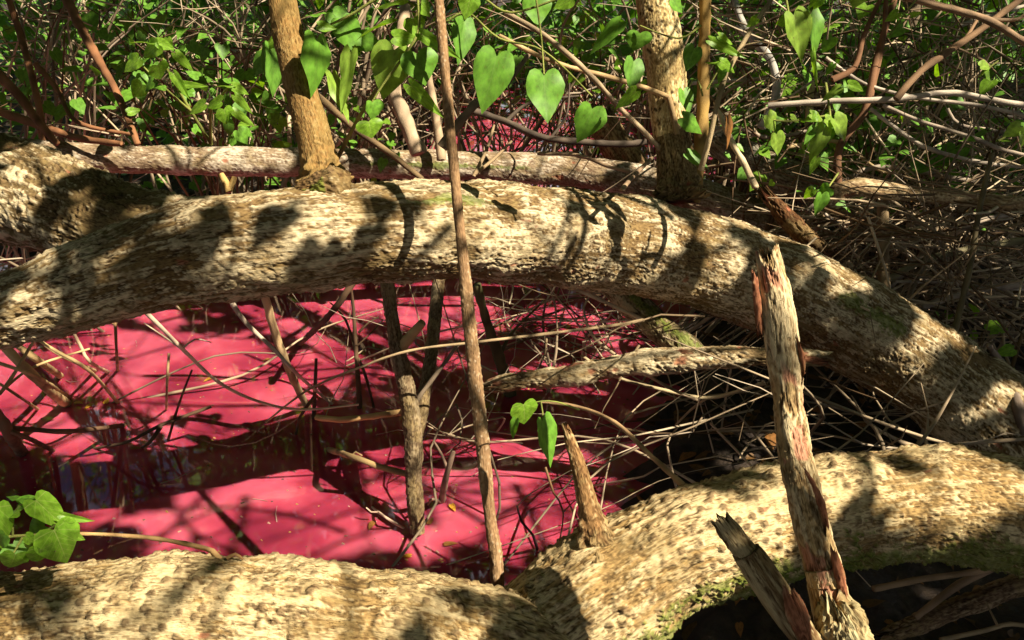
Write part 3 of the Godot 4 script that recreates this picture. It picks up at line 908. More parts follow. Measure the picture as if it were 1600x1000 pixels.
	var dead := {"base": Color(0.54, 0.38, 0.18), "crust": Color(0.72, 0.59, 0.36), "knob": Color(0.3, 0.2, 0.1), "crack": Color(0.10, 0.05, 0.02), "crust_at": -0.05, "knobs": 0.0, "cracks": 0.0025, "lumps": 0.005, "stretch": 10.0, "seed": 24.0, "rough": 0.0008, "jag": [0.0, 0.03], "raw_at": 0.3, "raw": Color(0.58, 0.27, 0.17)}
	var foot := px([[1312, 1010, 28.8, 1.032], [1290, 905, 28.0, 1.04], [1263, 800, 25.0, 1.056], [1241, 700, 23.5, 1.073], [1229, 600, 23.5, 1.08], [1219, 505, 21.9, 1.089], [1211, 450, 20.4, 1.096], [1200, 400, 18.2, 1.096]], 1.117)
	foot.push_front([drop(foot[0][0], foot[1][0]), 0.045])
	part("trunk", bark(foot, 0.0024, dead, o), M.bark, t)
	var flap := {"base": Color(0.42, 0.17, 0.09), "crust": Color(0.5, 0.33, 0.2), "knob": Color(0.3, 0.15, 0.08), "crack": Color(0.12, 0.04, 0.02), "crust_at": 0.2, "knobs": 0.0, "cracks": 0.003, "lumps": 0.004, "stretch": 9.0, "seed": 27.0, "jag": [0.03, 0.03], "raw_at": 0.2}
	part("peeling_bark", bark(px([[1320, 935, 6], [1312, 900, 9], [1303, 862, 6]], 1.015), 0.002, flap, o), M.bark, t)
	part("peeling_bark", bark(px([[1292, 822, 4], [1284, 790, 7], [1270, 755, 5], [1258, 735, 3]], 1.027), 0.002, flap, o), M.bark, t)
	part("peeling_bark", bark(px([[1256, 580, 2], [1253, 555, 6], [1250, 538, 4]], 1.064), 0.002, flap, o), M.bark, t)
	part("splinter", bark(px([[1188, 520, 6], [1184, 480, 7], [1180, 440, 6], [1178, 425, 2]], 1.089), 0.002, flap, o), M.bark, t)
	var crusty: Dictionary = dead.duplicate()
	crusty.merge({"seed": 30.0, "crust": Color(0.50, 0.47, 0.27), "crust_at": -0.5, "lumps": 0.03, "raw_at": 0.9, "rough": 0.004, "knobs": 0.003, "spacing": 0.014}, true)
	part("lichen_mass", bark(px([[1345, 1070, 24], [1325, 1015, 44], [1312, 970, 42], [1300, 935, 22]], 1.012), 0.0022, crusty, o), M.bark, t)
	o = at(1290, 1080, 1.049)
	o.y = ground_h(o.x, o.z) - 0.05
	t = thing("leaning_stub", "short broken grey branch leaning against the foot of the red-wood post", "dead branch", o)
	var grey: Dictionary = dead.duplicate()
	grey.merge({"seed": 33.0, "base": Color(0.26, 0.17, 0.08), "crust": Color(0.5, 0.4, 0.22), "raw_at": 0.5, "cracks": 0.003, "jag": [0.0, 0.02]}, true)
	var leaning := px([[1250, 985, 22.5, 1.007], [1195, 905, 18.9, 1.015], [1150, 845, 16.2, 1.023], [1128, 815, 13.5, 1.023]], 1.074)
	leaning.push_front([drop(leaning[0][0], leaning[1][0]), 0.03])
	part("branch", bark(leaning, 0.0024, grey, o), M.bark, t)
	part("bark_flap", bark(px([[1262, 1010, 8], [1246, 960, 18], [1236, 930, 8]], 0.9875), 0.0025, flap, o), M.bark, t)

	# the thin stem in front of the arch
	o = at(779, 925, 1.6)
	o.y = -0.05
	t = thing("bare_sapling", "thin straight brown sapling stem rising from behind the low trunk past the arch", "sapling", o)
	var rise := px([[778, 915, 8.7, 1.6], [766, 810, 9.9, 1.6], [750, 660, 10.3, 1.61], [735, 520, 9.9, 1.62], [721, 380, 9.5, 1.63], [709, 260, 9.1, 1.64], [697, 130, 8.4, 1.66], [686, 0, 7.6, 1.68], [676, -120, 6.8, 1.7], [660, -330, 5.3, 1.74]], 1.6)
	rise.push_front([o, 0.012])
	part("stem", bark(rise, 0.0022, {"base": Color(0.33, 0.205, 0.105), "crust": Color(0.40, 0.265, 0.14), "knob": Color(0.55, 0.43, 0.29), "crack": Color(0.2, 0.115, 0.06), "crust_at": 0.15, "knobs": 0.0012, "cracks": 0.0003, "lumps": 0.004, "algae": Color(0.25, 0.155, 0.08), "spacing": 0.013, "knob_r": 0.22, "seed": 36.0, "raw_at": 0.9, "rough": 0.0004}, o), M.bark, t)

	# logs behind the arch
	o = at(20, 225, 3.2)
	t = thing("rear_pale_log", "long pale grey log lying level behind the arch, from the limb to the pock-marked shoot", "log", o)
	var pale := {"base": Color(0.33, 0.25, 0.16), "crust": Color(0.62, 0.54, 0.42), "knob": Color(0.2, 0.14, 0.09), "crack": Color(0.11, 0.06, 0.035), "crust_at": -0.1, "knobs": 0.001, "cracks": 0.002, "lumps": 0.007, "seed": 40.0, "raw_at": 0.55, "moss_at": [[0.4, 0.6, 0.5, 0.25]], "rough": 0.002}
	part("trunk", bark(px([[-80, 222, 12, 3.15], [20, 232, 17, 3.20], [150, 246, 22, 3.25], [320, 252, 22, 3.35], [500, 254, 22, 3.45], [700, 258, 22, 3.55], [880, 266, 24, 3.65], [1000, 285, 26, 3.67], [1110, 312, 26, 3.67], [1220, 352, 24, 3.65], [1330, 400, 22, 3.65]], 3.4), 0.0065, pale, o), M.bark, t)
	o = spot([1000, 330, -1])
	t = thing("leaning_dead_trunk", "brown ridged dead trunk leaning behind the rear log beside the pock-marked shoot", "dead trunk", o)
	var brown: Dictionary = ridged.duplicate()
	brown.merge({"seed": 44.0, "base": Color(0.22, 0.13, 0.065), "flare": 0.0, "cracks": 0.009, "jag": [0.0, 0.04]}, true)
	part("trunk", bark(px([[1010, 330, 32, 3.95], [985, 265, 29, 3.9], [960, 225, 25, 3.85], [935, 180, 22, 3.8]], 3.9), 0.006, brown, o), M.bark, t)
	o = spot([1290, 320, -1])
	t = thing("weathered_log", "grey weathered log with fine cracks on the bank behind the arch's right shoulder", "log", o)
	var weather := {"base": Color(0.22, 0.19, 0.14), "crust": Color(0.40, 0.37, 0.29), "knob": Color(0.1, 0.08, 0.05), "crack": Color(0.06, 0.045, 0.03), "crust_at": 0.0, "knobs": 0.0, "cracks": 0.004, "lumps": 0.01, "stretch": 14.0, "seed": 47.0, "raw_at": 0.8}
	part("trunk", bark(px([[1110, 215, 18, 3.6], [1180, 255, 27, 3.5], [1260, 290, 28, 3.4], [1330, 325, 24, 3.3], [1400, 365, 14, 3.2]], 3.4), 0.006, weather, o), M.bark, t)
	o = spot([1600, 170, -1])
	t = thing("far_level_log", "grey log lying level across the thicket on the upper right", "log", o)
	part("trunk", bark(px([[1090, 165, 12, 5.0], [1200, 160, 16, 4.9], [1330, 152, 16, 4.7], [1470, 148, 16, 4.6], [1620, 143, 15, 4.5], [1750, 140, 14, 4.5]], 4.7), 0.009, weather, o), M.bark, t)
	o = spot([1300, 520, -1])
	t = thing("crooked_bleached_branch", "bleached crooked branch end on the bank below the tangle on the right", "dead branch", o)
	part("stem", bark(px([[1290, 320, 12, 2.75], [1310, 300, 14, 2.75], [1345, 294, 14, 2.75], [1400, 300, 12, 2.75], [1480, 308, 12, 2.75], [1570, 318, 12, 2.7], [1680, 330, 11, 2.7]], 2.75), 0.0045, {"base": Color(0.42, 0.29, 0.15), "crust": Color(0.6, 0.48, 0.3), "knob": Color(0.2, 0.14, 0.09), "crack": Color(0.12, 0.07, 0.04), "crust_at": 0.0, "knobs": 0.0, "cracks": 0.004, "lumps": 0.008, "seed": 50.0, "raw_at": 0.5}, o), M.bark, t)
	# rotten log in the water
	o = spot([1000, 610, 0])
	t = thing("rotten_log", "rotten pale log with lifting bark lying across the water under the arch", "log", o)
	part("trunk", bark(px([[755, 606, 9, 2.42], [800, 599, 15, 2.4], [880, 587, 16, 2.37], [960, 574, 16, 2.34], [1040, 563, 17, 2.3], [1130, 557, 18, 2.26], [1220, 559, 16, 2.22], [1290, 562, 11, 2.2]], 2.3), 0.0045, {"base": Color(0.40, 0.28, 0.14), "crust": Color(0.80, 0.68, 0.44), "knob": Color(0.2, 0.12, 0.06), "crack": Color(0.05, 0.03, 0.015), "crust_at": -0.12, "knobs": 0.0, "cracks": 0.008, "lumps": 0.018, "stretch": 5.0, "seed": 53.0, "jag": [0.06, 0.04], "raw_at": 0.35}, o), M.bark, t)
	o = spot([1095, 570, -1])
	t = thing("mossy_prop", "mossy grey branch slanting down from the arch to the rotten log", "dead branch", o)
	part("stem", bark(px([[935, 420, 20, 2.5], [990, 475, 22, 2.5], [1035, 515, 22, 2.46], [1090, 562, 20, 2.42]], 2.45), 0.004, {"base": Color(0.20, 0.16, 0.08), "crust": Color(0.42, 0.36, 0.2), "knob": Color(0.2, 0.12, 0.06), "crack": Color(0.06, 0.04, 0.02), "crust_at": 0.0, "knobs": 0.0, "cracks": 0.004, "lumps": 0.01, "seed": 56.0, "moss_at": [[0.0, 1.0, 1.2, 0.5]]}, o), M.bark, t)

func make_water_wood() -> void:
	var grey := Color(0.20, 0.15, 0.10)
	var tan_ := Color(0.42, 0.29, 0.15)
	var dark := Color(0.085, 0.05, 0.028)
	var brown := Color(0.24, 0.14, 0.065)
	# the two-stemmed dead tree
	var o := spot([650, 828, 0])
	var t := thing("dead_sapling", "grey lichened dead sapling standing in the pink water with a cut side stub", "dead sapling", o)
	var b := {"base": Color(0.20, 0.145, 0.085), "crust": Color(0.32, 0.25, 0.15), "knob": Color(0.1, 0.06, 0.03), "crack": Color(0.06, 0.035, 0.018), "crust_at": 0.0, "knobs": 0.0015, "cracks": 0.002, "lumps": 0.006, "spacing": 0.02, "seed": 60.0}
	part("stem", bark(px([[652, 832, 11.5, 2.41], [647, 760, 13, 2.39], [645, 680, 13.5, 2.37], [632, 590, 12, 2.36], [616, 520, 11, 2.35], [604, 440, 10, 2.34], [600, 410, 9, 2.33]], 2.38), 0.0035, b, o), M.bark, t)
	part("second_stem", bark(px([[648, 690, 11, 2.38], [656, 650, 11, 2.42], [668, 590, 10, 2.5], [678, 510, 9, 2.6], [686, 440, 9, 2.68], [690, 400, 8, 2.7]], 2.5), 0.004, b, o), M.bark, t)
	part("cut_stub", stick(px([[624, 548, 8, 2.36], [640, 526, 8, 2.33], [660, 504, 6.5, 2.3]], 2.35), o, Color(0.34, 0.25, 0.11), 9, 0.012), M.wood, t)
	part("side_twig", stick(px([[640, 650, 4], [655, 620, 4], [700, 560, 3], [720, 530, 2]], 2.4), o, grey, 6, 0.03), M.wood, t)
	part("root", stick([[spot([652, 828, 0]), 0.02], [spot([668, 832, 0]), 0.012], [spot([690, 836, 0]) - Vector3(0, 0.02, 0), 0.004]], o, grey, 6, 0.02), M.wood, t)
	# sticks that stand in or lie on the water
	branch("leaning_stick", "brown stick leaning out of the water left of the dead sapling", "stick", [[412, 455, 2.5], [430, 520, 2.62], [455, 585, 2.75], [482, 640, 0]], 13, 11, tan_)
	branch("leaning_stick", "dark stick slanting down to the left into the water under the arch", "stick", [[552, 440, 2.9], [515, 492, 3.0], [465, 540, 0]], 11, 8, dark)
	branch("bent_stick", "long thin half-bleached stick bending down from the arch across the left of the pool", "stick", [[228, 488, 2.2], [250, 510, 2.25], [290, 550, 2.4], [340, 596, 2.5], [400, 626, 2.6], [470, 640, 2.7], [560, 632, 2.8]], 7, 3, Color(0.5, 0.4, 0.28), [[[[283, 545, 2.38], [255, 525, 2.4], [225, 505, 2.45]], 3, 1.5], [[[285, 545, 2.38], [305, 530, 2.42], [330, 535, 2.5]], 3, 1.5]])
	branch("bent_stick", "pale thin stick dropping from the arch in front of the brown leaning stick", "stick", [[360, 470, 2.3], [385, 505, 2.35], [430, 548, 2.4], [470, 590, 2.5], [520, 632, 0]], 8, 4, Color(0.45, 0.36, 0.26))
	branch("level_switch", "long thin level switch crossing the pool in front of the dead sapling", "stick", [[415, 660, 2.5], [480, 610, 2.3], [560, 575, 2.2], [640, 548, 2.15], [740, 535, 2.15], [850, 522, 2.2], [960, 508, 2.3], [1005, 500, 2.38]], 3, 6, Color(0.40, 0.29, 0.16))
	branch("hanging_switch", "pale twig running down from the arch to the dark bank on the right", "twig", [[870, 440, 2.35], [930, 465, 2.40], [1005, 500, 2.45]], 6, 6, Color(0.45, 0.35, 0.22))
	branch("hanging_switch", "pale twig hooked under the arch, ending by the mossy limb", "twig", [[915, 500, 2.45], [930, 530, 2.45], [985, 570, 2.40], [1050, 608, 2.35], [1090, 625, 2.35]], 5, 5, Color(0.42, 0.32, 0.2), [[[[918, 505, 2.45], [912, 480, 2.50], [930, 450, 2.55]], 4, 3]])
	branch("hanging_switch", "pale twig in front of the rotten log reaching right over the dark bank", "twig", [[908, 555, 2.45], [960, 588, 2.45], [1040, 610, 2.45], [1105, 622, 2.45], [1150, 612, 2.40], [1195, 598, 2.35]], 5, 6, Color(0.38, 0.30, 0.17), [[[[1105, 622, 2.45], [1080, 640, 2.50], [1055, 665, 2.55]], 5, 3]])
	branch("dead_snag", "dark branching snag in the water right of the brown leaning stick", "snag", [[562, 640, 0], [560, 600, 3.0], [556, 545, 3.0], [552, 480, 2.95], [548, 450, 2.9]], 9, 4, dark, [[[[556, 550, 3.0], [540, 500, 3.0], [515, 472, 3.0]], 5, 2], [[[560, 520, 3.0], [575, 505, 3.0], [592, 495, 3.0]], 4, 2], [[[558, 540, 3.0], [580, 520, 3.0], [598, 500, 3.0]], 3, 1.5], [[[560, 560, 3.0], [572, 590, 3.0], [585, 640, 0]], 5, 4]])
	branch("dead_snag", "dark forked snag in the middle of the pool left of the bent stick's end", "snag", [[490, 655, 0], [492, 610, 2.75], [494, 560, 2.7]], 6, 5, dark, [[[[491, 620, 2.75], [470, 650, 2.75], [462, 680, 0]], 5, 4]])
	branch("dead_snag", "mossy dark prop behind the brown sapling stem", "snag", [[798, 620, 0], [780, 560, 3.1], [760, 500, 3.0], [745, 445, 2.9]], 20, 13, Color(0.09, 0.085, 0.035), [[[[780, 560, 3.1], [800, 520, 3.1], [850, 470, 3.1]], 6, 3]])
	branch("dead_snag", "broken grey snag standing in the water just right of the dead sapling", "snag", [[690, 785, 0], [697, 745, 2.35], [708, 705, 2.3]], 11, 8, Color(0.2, 0.13, 0.09), [[[[700, 735, 2.35], [690, 710, 2.35], [678, 690, 2.35]], 5, 3], [[[690, 785, 0], [675, 780, 2.4], [668, 790, 0]], 5, 3]])
	branch("floating_branch", "pale peeled branch end lying level left of the dead sapling", "branch", [[494, 652, 2.55], [530, 656, 2.52], [570, 652, 2.5], [620, 645, 2.48], [650, 640, 2.45]], 9, 10, Color(0.5, 0.31, 0.13))
	branch("floating_branch", "brown knotted branch resting on the water against the dead sapling's foot", "branch", [[512, 702, 0], [545, 712, 2.5], [590, 728, 2.48], [640, 742, 2.45]], 9, 10, Color(0.30, 0.2, 0.09), [[[[548, 714, 2.5], [556, 706, 2.5], [566, 712, 2.5]], 4, 2]])
	branch("floating_twig", "small pale forked twig afloat left of the dead sapling's foot", "twig", [[578, 790, 0], [605, 810, 2.42], [636, 828, 0]], 4, 4, Color(0.5, 0.35, 0.25), [[[[590, 800, 2.45], [580, 800, 2.45], [572, 793, 2.45]], 3, 2]])
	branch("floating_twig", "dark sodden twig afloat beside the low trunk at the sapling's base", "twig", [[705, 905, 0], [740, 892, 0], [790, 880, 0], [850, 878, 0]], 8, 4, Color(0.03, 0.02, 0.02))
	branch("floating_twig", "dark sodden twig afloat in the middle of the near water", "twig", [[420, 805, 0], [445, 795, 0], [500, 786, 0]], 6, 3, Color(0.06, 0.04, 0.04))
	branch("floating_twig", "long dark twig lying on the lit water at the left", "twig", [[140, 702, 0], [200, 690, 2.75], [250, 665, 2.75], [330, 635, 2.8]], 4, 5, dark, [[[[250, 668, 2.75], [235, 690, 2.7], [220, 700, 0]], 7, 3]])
	branch("standing_twig", "short pale twig standing in the lit water", "twig", [[260, 642, 0], [261, 600, 2.75], [264, 552, 2.7]], 3, 4, tan_)
	branch("standing_twig", "dark twig slanting up from the lit water beside the short pale one", "twig", [[262, 690, 0], [280, 630, 2.7], [300, 578, 2.65]], 4, 3, dark)
	branch("standing_twig", "forked brown twig standing in the water below the arch's left end", "twig", [[184, 580, 0], [182, 545, 2.9], [180, 502, 2.85]], 4, 4, brown, [[[[180, 508, 2.85], [186, 498, 2.85], [188, 492, 2.85]], 3, 2], [[[180, 508, 2.85], [176, 505, 2.85], [173, 500, 2.85]], 3, 2]])
	branch("standing_twig", "thin kinked twig leaning out of the water at the far left", "twig", [[170, 582, 0], [140, 565, 2.85], [128, 545, 2.85], [110, 510, 2.8]], 5, 4, Color(0.45, 0.32, 0.2))
	var stakes := [[[105, 632, 0], [60, 595, 2.6], [10, 545, 2.5], [-20, 515, 2.5], 13, 11, "thick tan stick slanting into the pool from the left edge"],
		[[95, 588, 0], [62, 565, 2.7], [25, 538, 2.6], [0, 520, 2.55], 9, 9, "brown stick behind the thick tan one at the left edge"],
		[[185, 630, 0], [140, 580, 2.55], [90, 550, 2.5], [55, 528, 2.5], 5, 4, "long straight yellowish twig slanting into the pool"],
		[[108, 622, 0], [60, 590, 2.5], [0, 568, 2.4], [-40, 555, 2.4], 6, 4, "yellowish twig lying across the thick tan stick"],
		[[0, 615, 2.4], [25, 580, 2.45], [45, 545, 2.5], [55, 530, 2.5], 5, 4, "pale twig rising to the right at the left edge"],
		[[-20, 640, 2.3], [15, 600, 2.5], [60, 570, 2.6], [140, 545, 2.7], 4, 3, "thin pale twig crossing the others at the left edge"],
		[[60, 640, 0], [30, 620, 2.5], [0, 600, 2.45], [-30, 585, 2.4], 4, 3, "lowest thin pale twig at the left edge"],
		[[150, 580, 0], [115, 565, 2.75], [85, 550, 2.7], [70, 540, 2.7], 5, 3, "grey twig lying low between the yellowish twigs"]]
	for s in stakes:
		branch("shore_stick", s[6], "stick", [s[0], s[1], s[2], s[3]], s[4], s[5], Color(0.46, 0.32, 0.15))
	branch("shore_branch", "dark stub with a long pale side branch lying on the water at the left edge", "branch", [[35, 708, 0], [15, 680, 2.4], [0, 655, 2.35], [-20, 635, 2.3]], 14, 16, Color(0.16, 0.09, 0.05), [[[[8, 668, 2.36], [60, 672, 2.45], [110, 674, 2.5], [198, 664, 0]], 8, 6], [[[12, 672, 2.36], [45, 685, 2.42], [85, 705, 0]], 7, 6]])
	branch("drooping_twig", "thin dark twig rising from the near water by the broken spike", "twig", [[840, 860, 0], [832, 835, 2.2], [815, 815, 2.2], [808, 790, 2.2]], 5, 3, Color(0.05, 0.02, 0.02))
	branch("drooping_twig", "fine reddish twig hanging over the water left of the broken spike", "twig", [[852, 730, 2.0], [865, 770, 2.0], [880, 800, 2.0], [872, 860, 0]], 4, 2, brown, [[[[880, 800, 2.0], [895, 785, 2.0], [915, 770, 2.0]], 2.5, 1.5]])
	# fine grey twigs in the water beyond the sapling, each a shrub with its own branches
	brush("fine grey leafless shrub dipping into the water under the middle of the arch", [760, 450, 900, 560], 3.0, 3.7, 9, 0.006, Color(0.30, 0.23, 0.19), 0.5)
	brush("fine grey leafless shrub behind the mossy prop under the arch", [880, 460, 1050, 580], 2.9, 3.6, 11, 0.0045, Color(0.34, 0.28, 0.23), 0.5)
	brush("dim leafless shrub on the dark bank right of the mossy prop", [1050, 480, 1250, 600], 2.5, 3.2, 6, 0.004, Color(0.2, 0.16, 0.11), 0.5)
	brush("bare twiggy shrub sprawling over the dark bank below the rotten log", [930, 620, 1120, 740], 2.2, 2.7, 7, 0.0035, Color(0.2, 0.15, 0.1), 0.6)
	brush("low bare shrub in the shade between the arch and the mossy limb", [1080, 580, 1400, 720], 2.2, 2.8, 5, 0.004, Color(0.16, 0.12, 0.08), 0.6)
	brush("bare twigs lying behind the right end of the mossy limb", [1280, 640, 1450, 720], 2.0, 2.4, 12, 0.008, Color(0.30, 0.23, 0.14), 0.6)
	brush("dead twigs in the pool round the two-stemmed sapling", [560, 640, 760, 720], 2.4, 2.8, 7, 0.004, Color(0.12, 0.08, 0.06), 0.5)
	brush("dead twigs under the arch behind the brown leaning stick", [440, 470, 700, 600], 2.9, 3.5, 7, 0.005, Color(0.16, 0.11, 0.09), 0.4)
	# wood on the mud at the lower right
	o = on_ground(1480, 985)
	t = thing("bank_log", "long weathered brown log lying on the mud in the lower right corner", "log", o)
	part("trunk", bark(px([[1380, 992, 9, 1.75], [1410, 984, 15, 1.76], [1480, 958, 17, 1.78], [1560, 926, 16, 1.8], [1680, 885, 16, 1.85]], 1.78), 0.003, {"base": Color(0.22, 0.145, 0.08), "crust": Color(0.36, 0.26, 0.15), "knob": Color(0.1, 0.06, 0.03), "crack": Color(0.06, 0.035, 0.02), "crust_at": 0.0, "knobs": 0.0, "cracks": 0.006, "lumps": 0.012, "stretch": 12.0, "seed": 70.0, "jag": [0.05, 0.0]}, o), M.bark, t)
	part("side_branch", stick(px([[1430, 965, 5, 1.76], [1500, 912, 6, 1.78], [1560, 884, 5, 1.8], [1610, 850, 4, 1.8]], 1.78), o, Color(0.2, 0.13, 0.075), 8, 0.03), M.wood, t)
	branch("bank_branch", "thin brown branch on the mud above the corner log", "branch", [[1365, 920, 1.7], [1440, 905, 1.75], [1540, 890, 1.78], [1640, 860, 1.8]], 9, 8, Color(0.26, 0.17, 0.09))
	branch("bank_branch", "forked pale twig lying on the mud by the corner log", "branch", [[1470, 1000, 1.6], [1540, 985, 1.65], [1580, 975, 1.68], [1640, 985, 1.7]], 6, 5, Color(0.28, 0.2, 0.11), [[[[1560, 980, 1.66], [1550, 960, 1.68], [1540, 940, 1.7]], 4, 2]])
	branch("bank_branch", "thin twig lying in the gap below the mossy limb", "branch", [[1080, 950, 1.75], [1130, 935, 1.78], [1190, 915, 1.8]], 7, 5, Color(0.25, 0.18, 0.1))

func make_thicket() -> void:
	var pale := Color(0.44, 0.37, 0.29)
	var grey := Color(0.30, 0.24, 0.18)
	var red := Color(0.22, 0.10, 0.045)
	# single branches of the thicket, as the photograph shows them
	branch("red_brown_stem", "reddish brown stem slanting down to the rear log at the upper left", "stem", [[100, -10, 3.0], [140, 70, 2.9], [180, 140, 2.8], [215, 225, 2.7]], 13, 9, red)
	branch("red_brown_stem", "reddish stem slanting up left of the long slanting one", "stem", [[70, 220, 3.2], [55, 140, 3.2], [30, 50, 3.3], [10, -10, 3.3]], 9, 8, red, [[[[55, 100, 3.2], [90, 140, 3.2], [120, 190, 3.1], [205, 210, 3.1]], 8, 5]])
	branch("red_brown_stem", "dark reddish branch lying low above the left limb", "stem", [[0, 175, 3.2], [60, 195, 3.2], [120, 215, 3.1], [190, 225, 3.0]], 12, 8, red)
	branch("red_brown_stem", "dark reddish stem at the far left crossing down to the limb", "stem", [[-10, 110, 3.0], [30, 150, 3.0], [60, 190, 3.0], [90, 225, 3.0]], 14, 8, red)
	branch("thicket_stem", "slanting brown stem crossing behind the smooth shoot to the rear log", "stem", [[495, 150, 2.3], [560, 205, 2.4], [610, 240, 2.45], [660, 280, 2.5]], 11, 8, Color(0.18, 0.12, 0.06))
	branch("thicket_stem", "thin stem through the pale hanging leaf to the arch", "stem", [[525, 252, 1.95], [560, 185, 1.85], [600, 120, 1.8], [645, 40, 1.8], [665, -20, 1.8]], 7, 4, Color(0.22, 0.18, 0.06))
	branch("thicket_stem", "thick pale stem standing behind the sapling stem", "stem", [[655, 240, 3.2], [635, 190, 3.2], [615, 130, 3.2], [630, 40, 3.3], [635, -20, 3.4]], 26, 14, Color(0.42, 0.31, 0.2))
	branch("thicket_stem", "pale upright stem just left of the sapling stem", "stem", [[690, 250, 3.4], [682, 190, 3.4], [670, 120, 3.4], [660, 40, 3.5]], 15, 9, Color(0.4, 0.29, 0.18))
	branch("thicket_stem", "slanting dark stem right of the sapling stem above the far water", "stem", [[690, 230, 2.7], [740, 165, 2.7], [790, 130, 2.8], [830, 80, 2.9]], 17, 6, Color(0.18, 0.13, 0.08))
	branch("thicket_stem", "dark crooked bough across the far water", "stem", [[730, 170, 3.4], [790, 190, 3.4], [850, 215, 3.3], [960, 225, 3.3], [1010, 222, 3.3]], 11, 10, Color(0.1, 0.075, 0.055), [[[[790, 190, 3.4], [830, 160, 3.4], [905, 150, 3.4]], 7, 3], [[[860, 216, 3.3], [885, 180, 3.3], [890, 130, 3.3]], 5, 2]])
	branch("thicket_stem", "forked twig standing on the rear log right of the sapling stem", "stem", [[740, 275, 2.5], [760, 235, 2.5], [772, 195, 2.5]], 6, 4, Color(0.35, 0.25, 0.14), [[[[742, 272, 2.5], [770, 250, 2.5], [800, 220, 2.5]], 6, 4]])
	branch("thicket_stem", "long pale cane arching down from above to the pock-marked shoot's foot", "cane", [[790, 20, 2.3], [850, 55, 2.25], [915, 110, 2.2], [965, 165, 2.35], [1020, 220, 2.4], [1045, 250, 2.4]], 8, 8, Color(0.34, 0.25, 0.15))
	branch("thicket_stem", "cane running level into the sunlit patch of the pock-marked shoot", "cane", [[780, 55, 2.2], [860, 95, 2.25], [950, 120, 2.32], [1010, 138, 2.36], [1045, 152, 2.36]], 6, 8, Color(0.40, 0.27, 0.13), [[[[1045, 152, 2.36], [1052, 178, 2.36], [1058, 210, 2.37]], 8, 8]])
	branch("thicket_stem", "thin cane beside the side shoot rising to the upper right", "cane", [[1095, 265, 1.95], [1110, 210, 1.9], [1130, 130, 1.88], [1165, 60, 1.88], [1205, 0, 1.9]], 9, 6, Color(0.36, 0.27, 0.15), [[[[1150, 85, 1.88], [1165, 70, 1.86], [1190, 65, 1.86]], 3, 2]])
	branch("thicket_stem", "pale stick slanting from the dead brown leaf to the arch's shoulder", "stick", [[1118, 160, 2.2], [1140, 215, 2.1], [1165, 260, 2.05], [1180, 292, 2.0]], 7, 10, Color(0.5, 0.39, 0.24))
	branch("thicket_stem", "curled pale twig lying across the rear log", "twig", [[840, 240, 2.55], [905, 243, 2.5], [950, 260, 2.45], [985, 268, 2.4]], 6, 5, Color(0.3, 0.2, 0.12), [[[[972, 296, 2.0], [990, 275, 2.1], [1020, 245, 2.3]], 8, 6]])
	branch("silver_branch", "silvery crooked branch rising right of the side shoot", "branch", [[1190, 200, 3.4], [1212, 150, 3.4], [1205, 95, 3.4], [1165, 45, 3.4], [1145, -10, 3.5]], 14, 8, Color(0.45, 0.42, 0.36), [[[[1205, 95, 3.4], [1180, 70, 3.4], [1150, 40, 3.4]], 10, 5]])
	branch("forked_stem", "dark red-brown forked stem standing in the right-hand thicket", "stem", [[1310, 300, 3.0], [1312, 230, 3.0], [1350, 175, 3.0], [1370, 90, 3.0], [1400, -10, 3.1]], 12, 8, Color(0.16, 0.08, 0.04), [[[[1300, 125, 3.0], [1335, 105, 3.0], [1350, 55, 3.0], [1375, 0, 3.0]], 10, 6], [[[1360, 150, 3.0], [1380, 60, 3.0], [1385, -10, 3.0]], 9, 6]])
	branch("forked_stem", "slanting brown bough rising to the right above the long bleached branch", "stem", [[1400, 155, 2.7], [1440, 110, 2.7], [1520, 55, 2.7], [1600, -5, 2.7]], 10, 8, Color(0.2, 0.12, 0.065), [[[[1455, 95, 2.7], [1500, 70, 2.7], [1530, 25, 2.75]], 6, 4]])
	branch("forked_stem", "brown bough coming down from the top edge at the upper right", "stem", [[1400, -10, 2.6], [1470, 10, 2.6], [1540, 30, 2.6], [1600, 65, 2.6], [1640, 90, 2.6]], 10, 9, Color(0.26, 0.17, 0.1), [[[[1540, 30, 2.6], [1590, 30, 2.6], [1620, 10, 2.6]], 6, 4]])
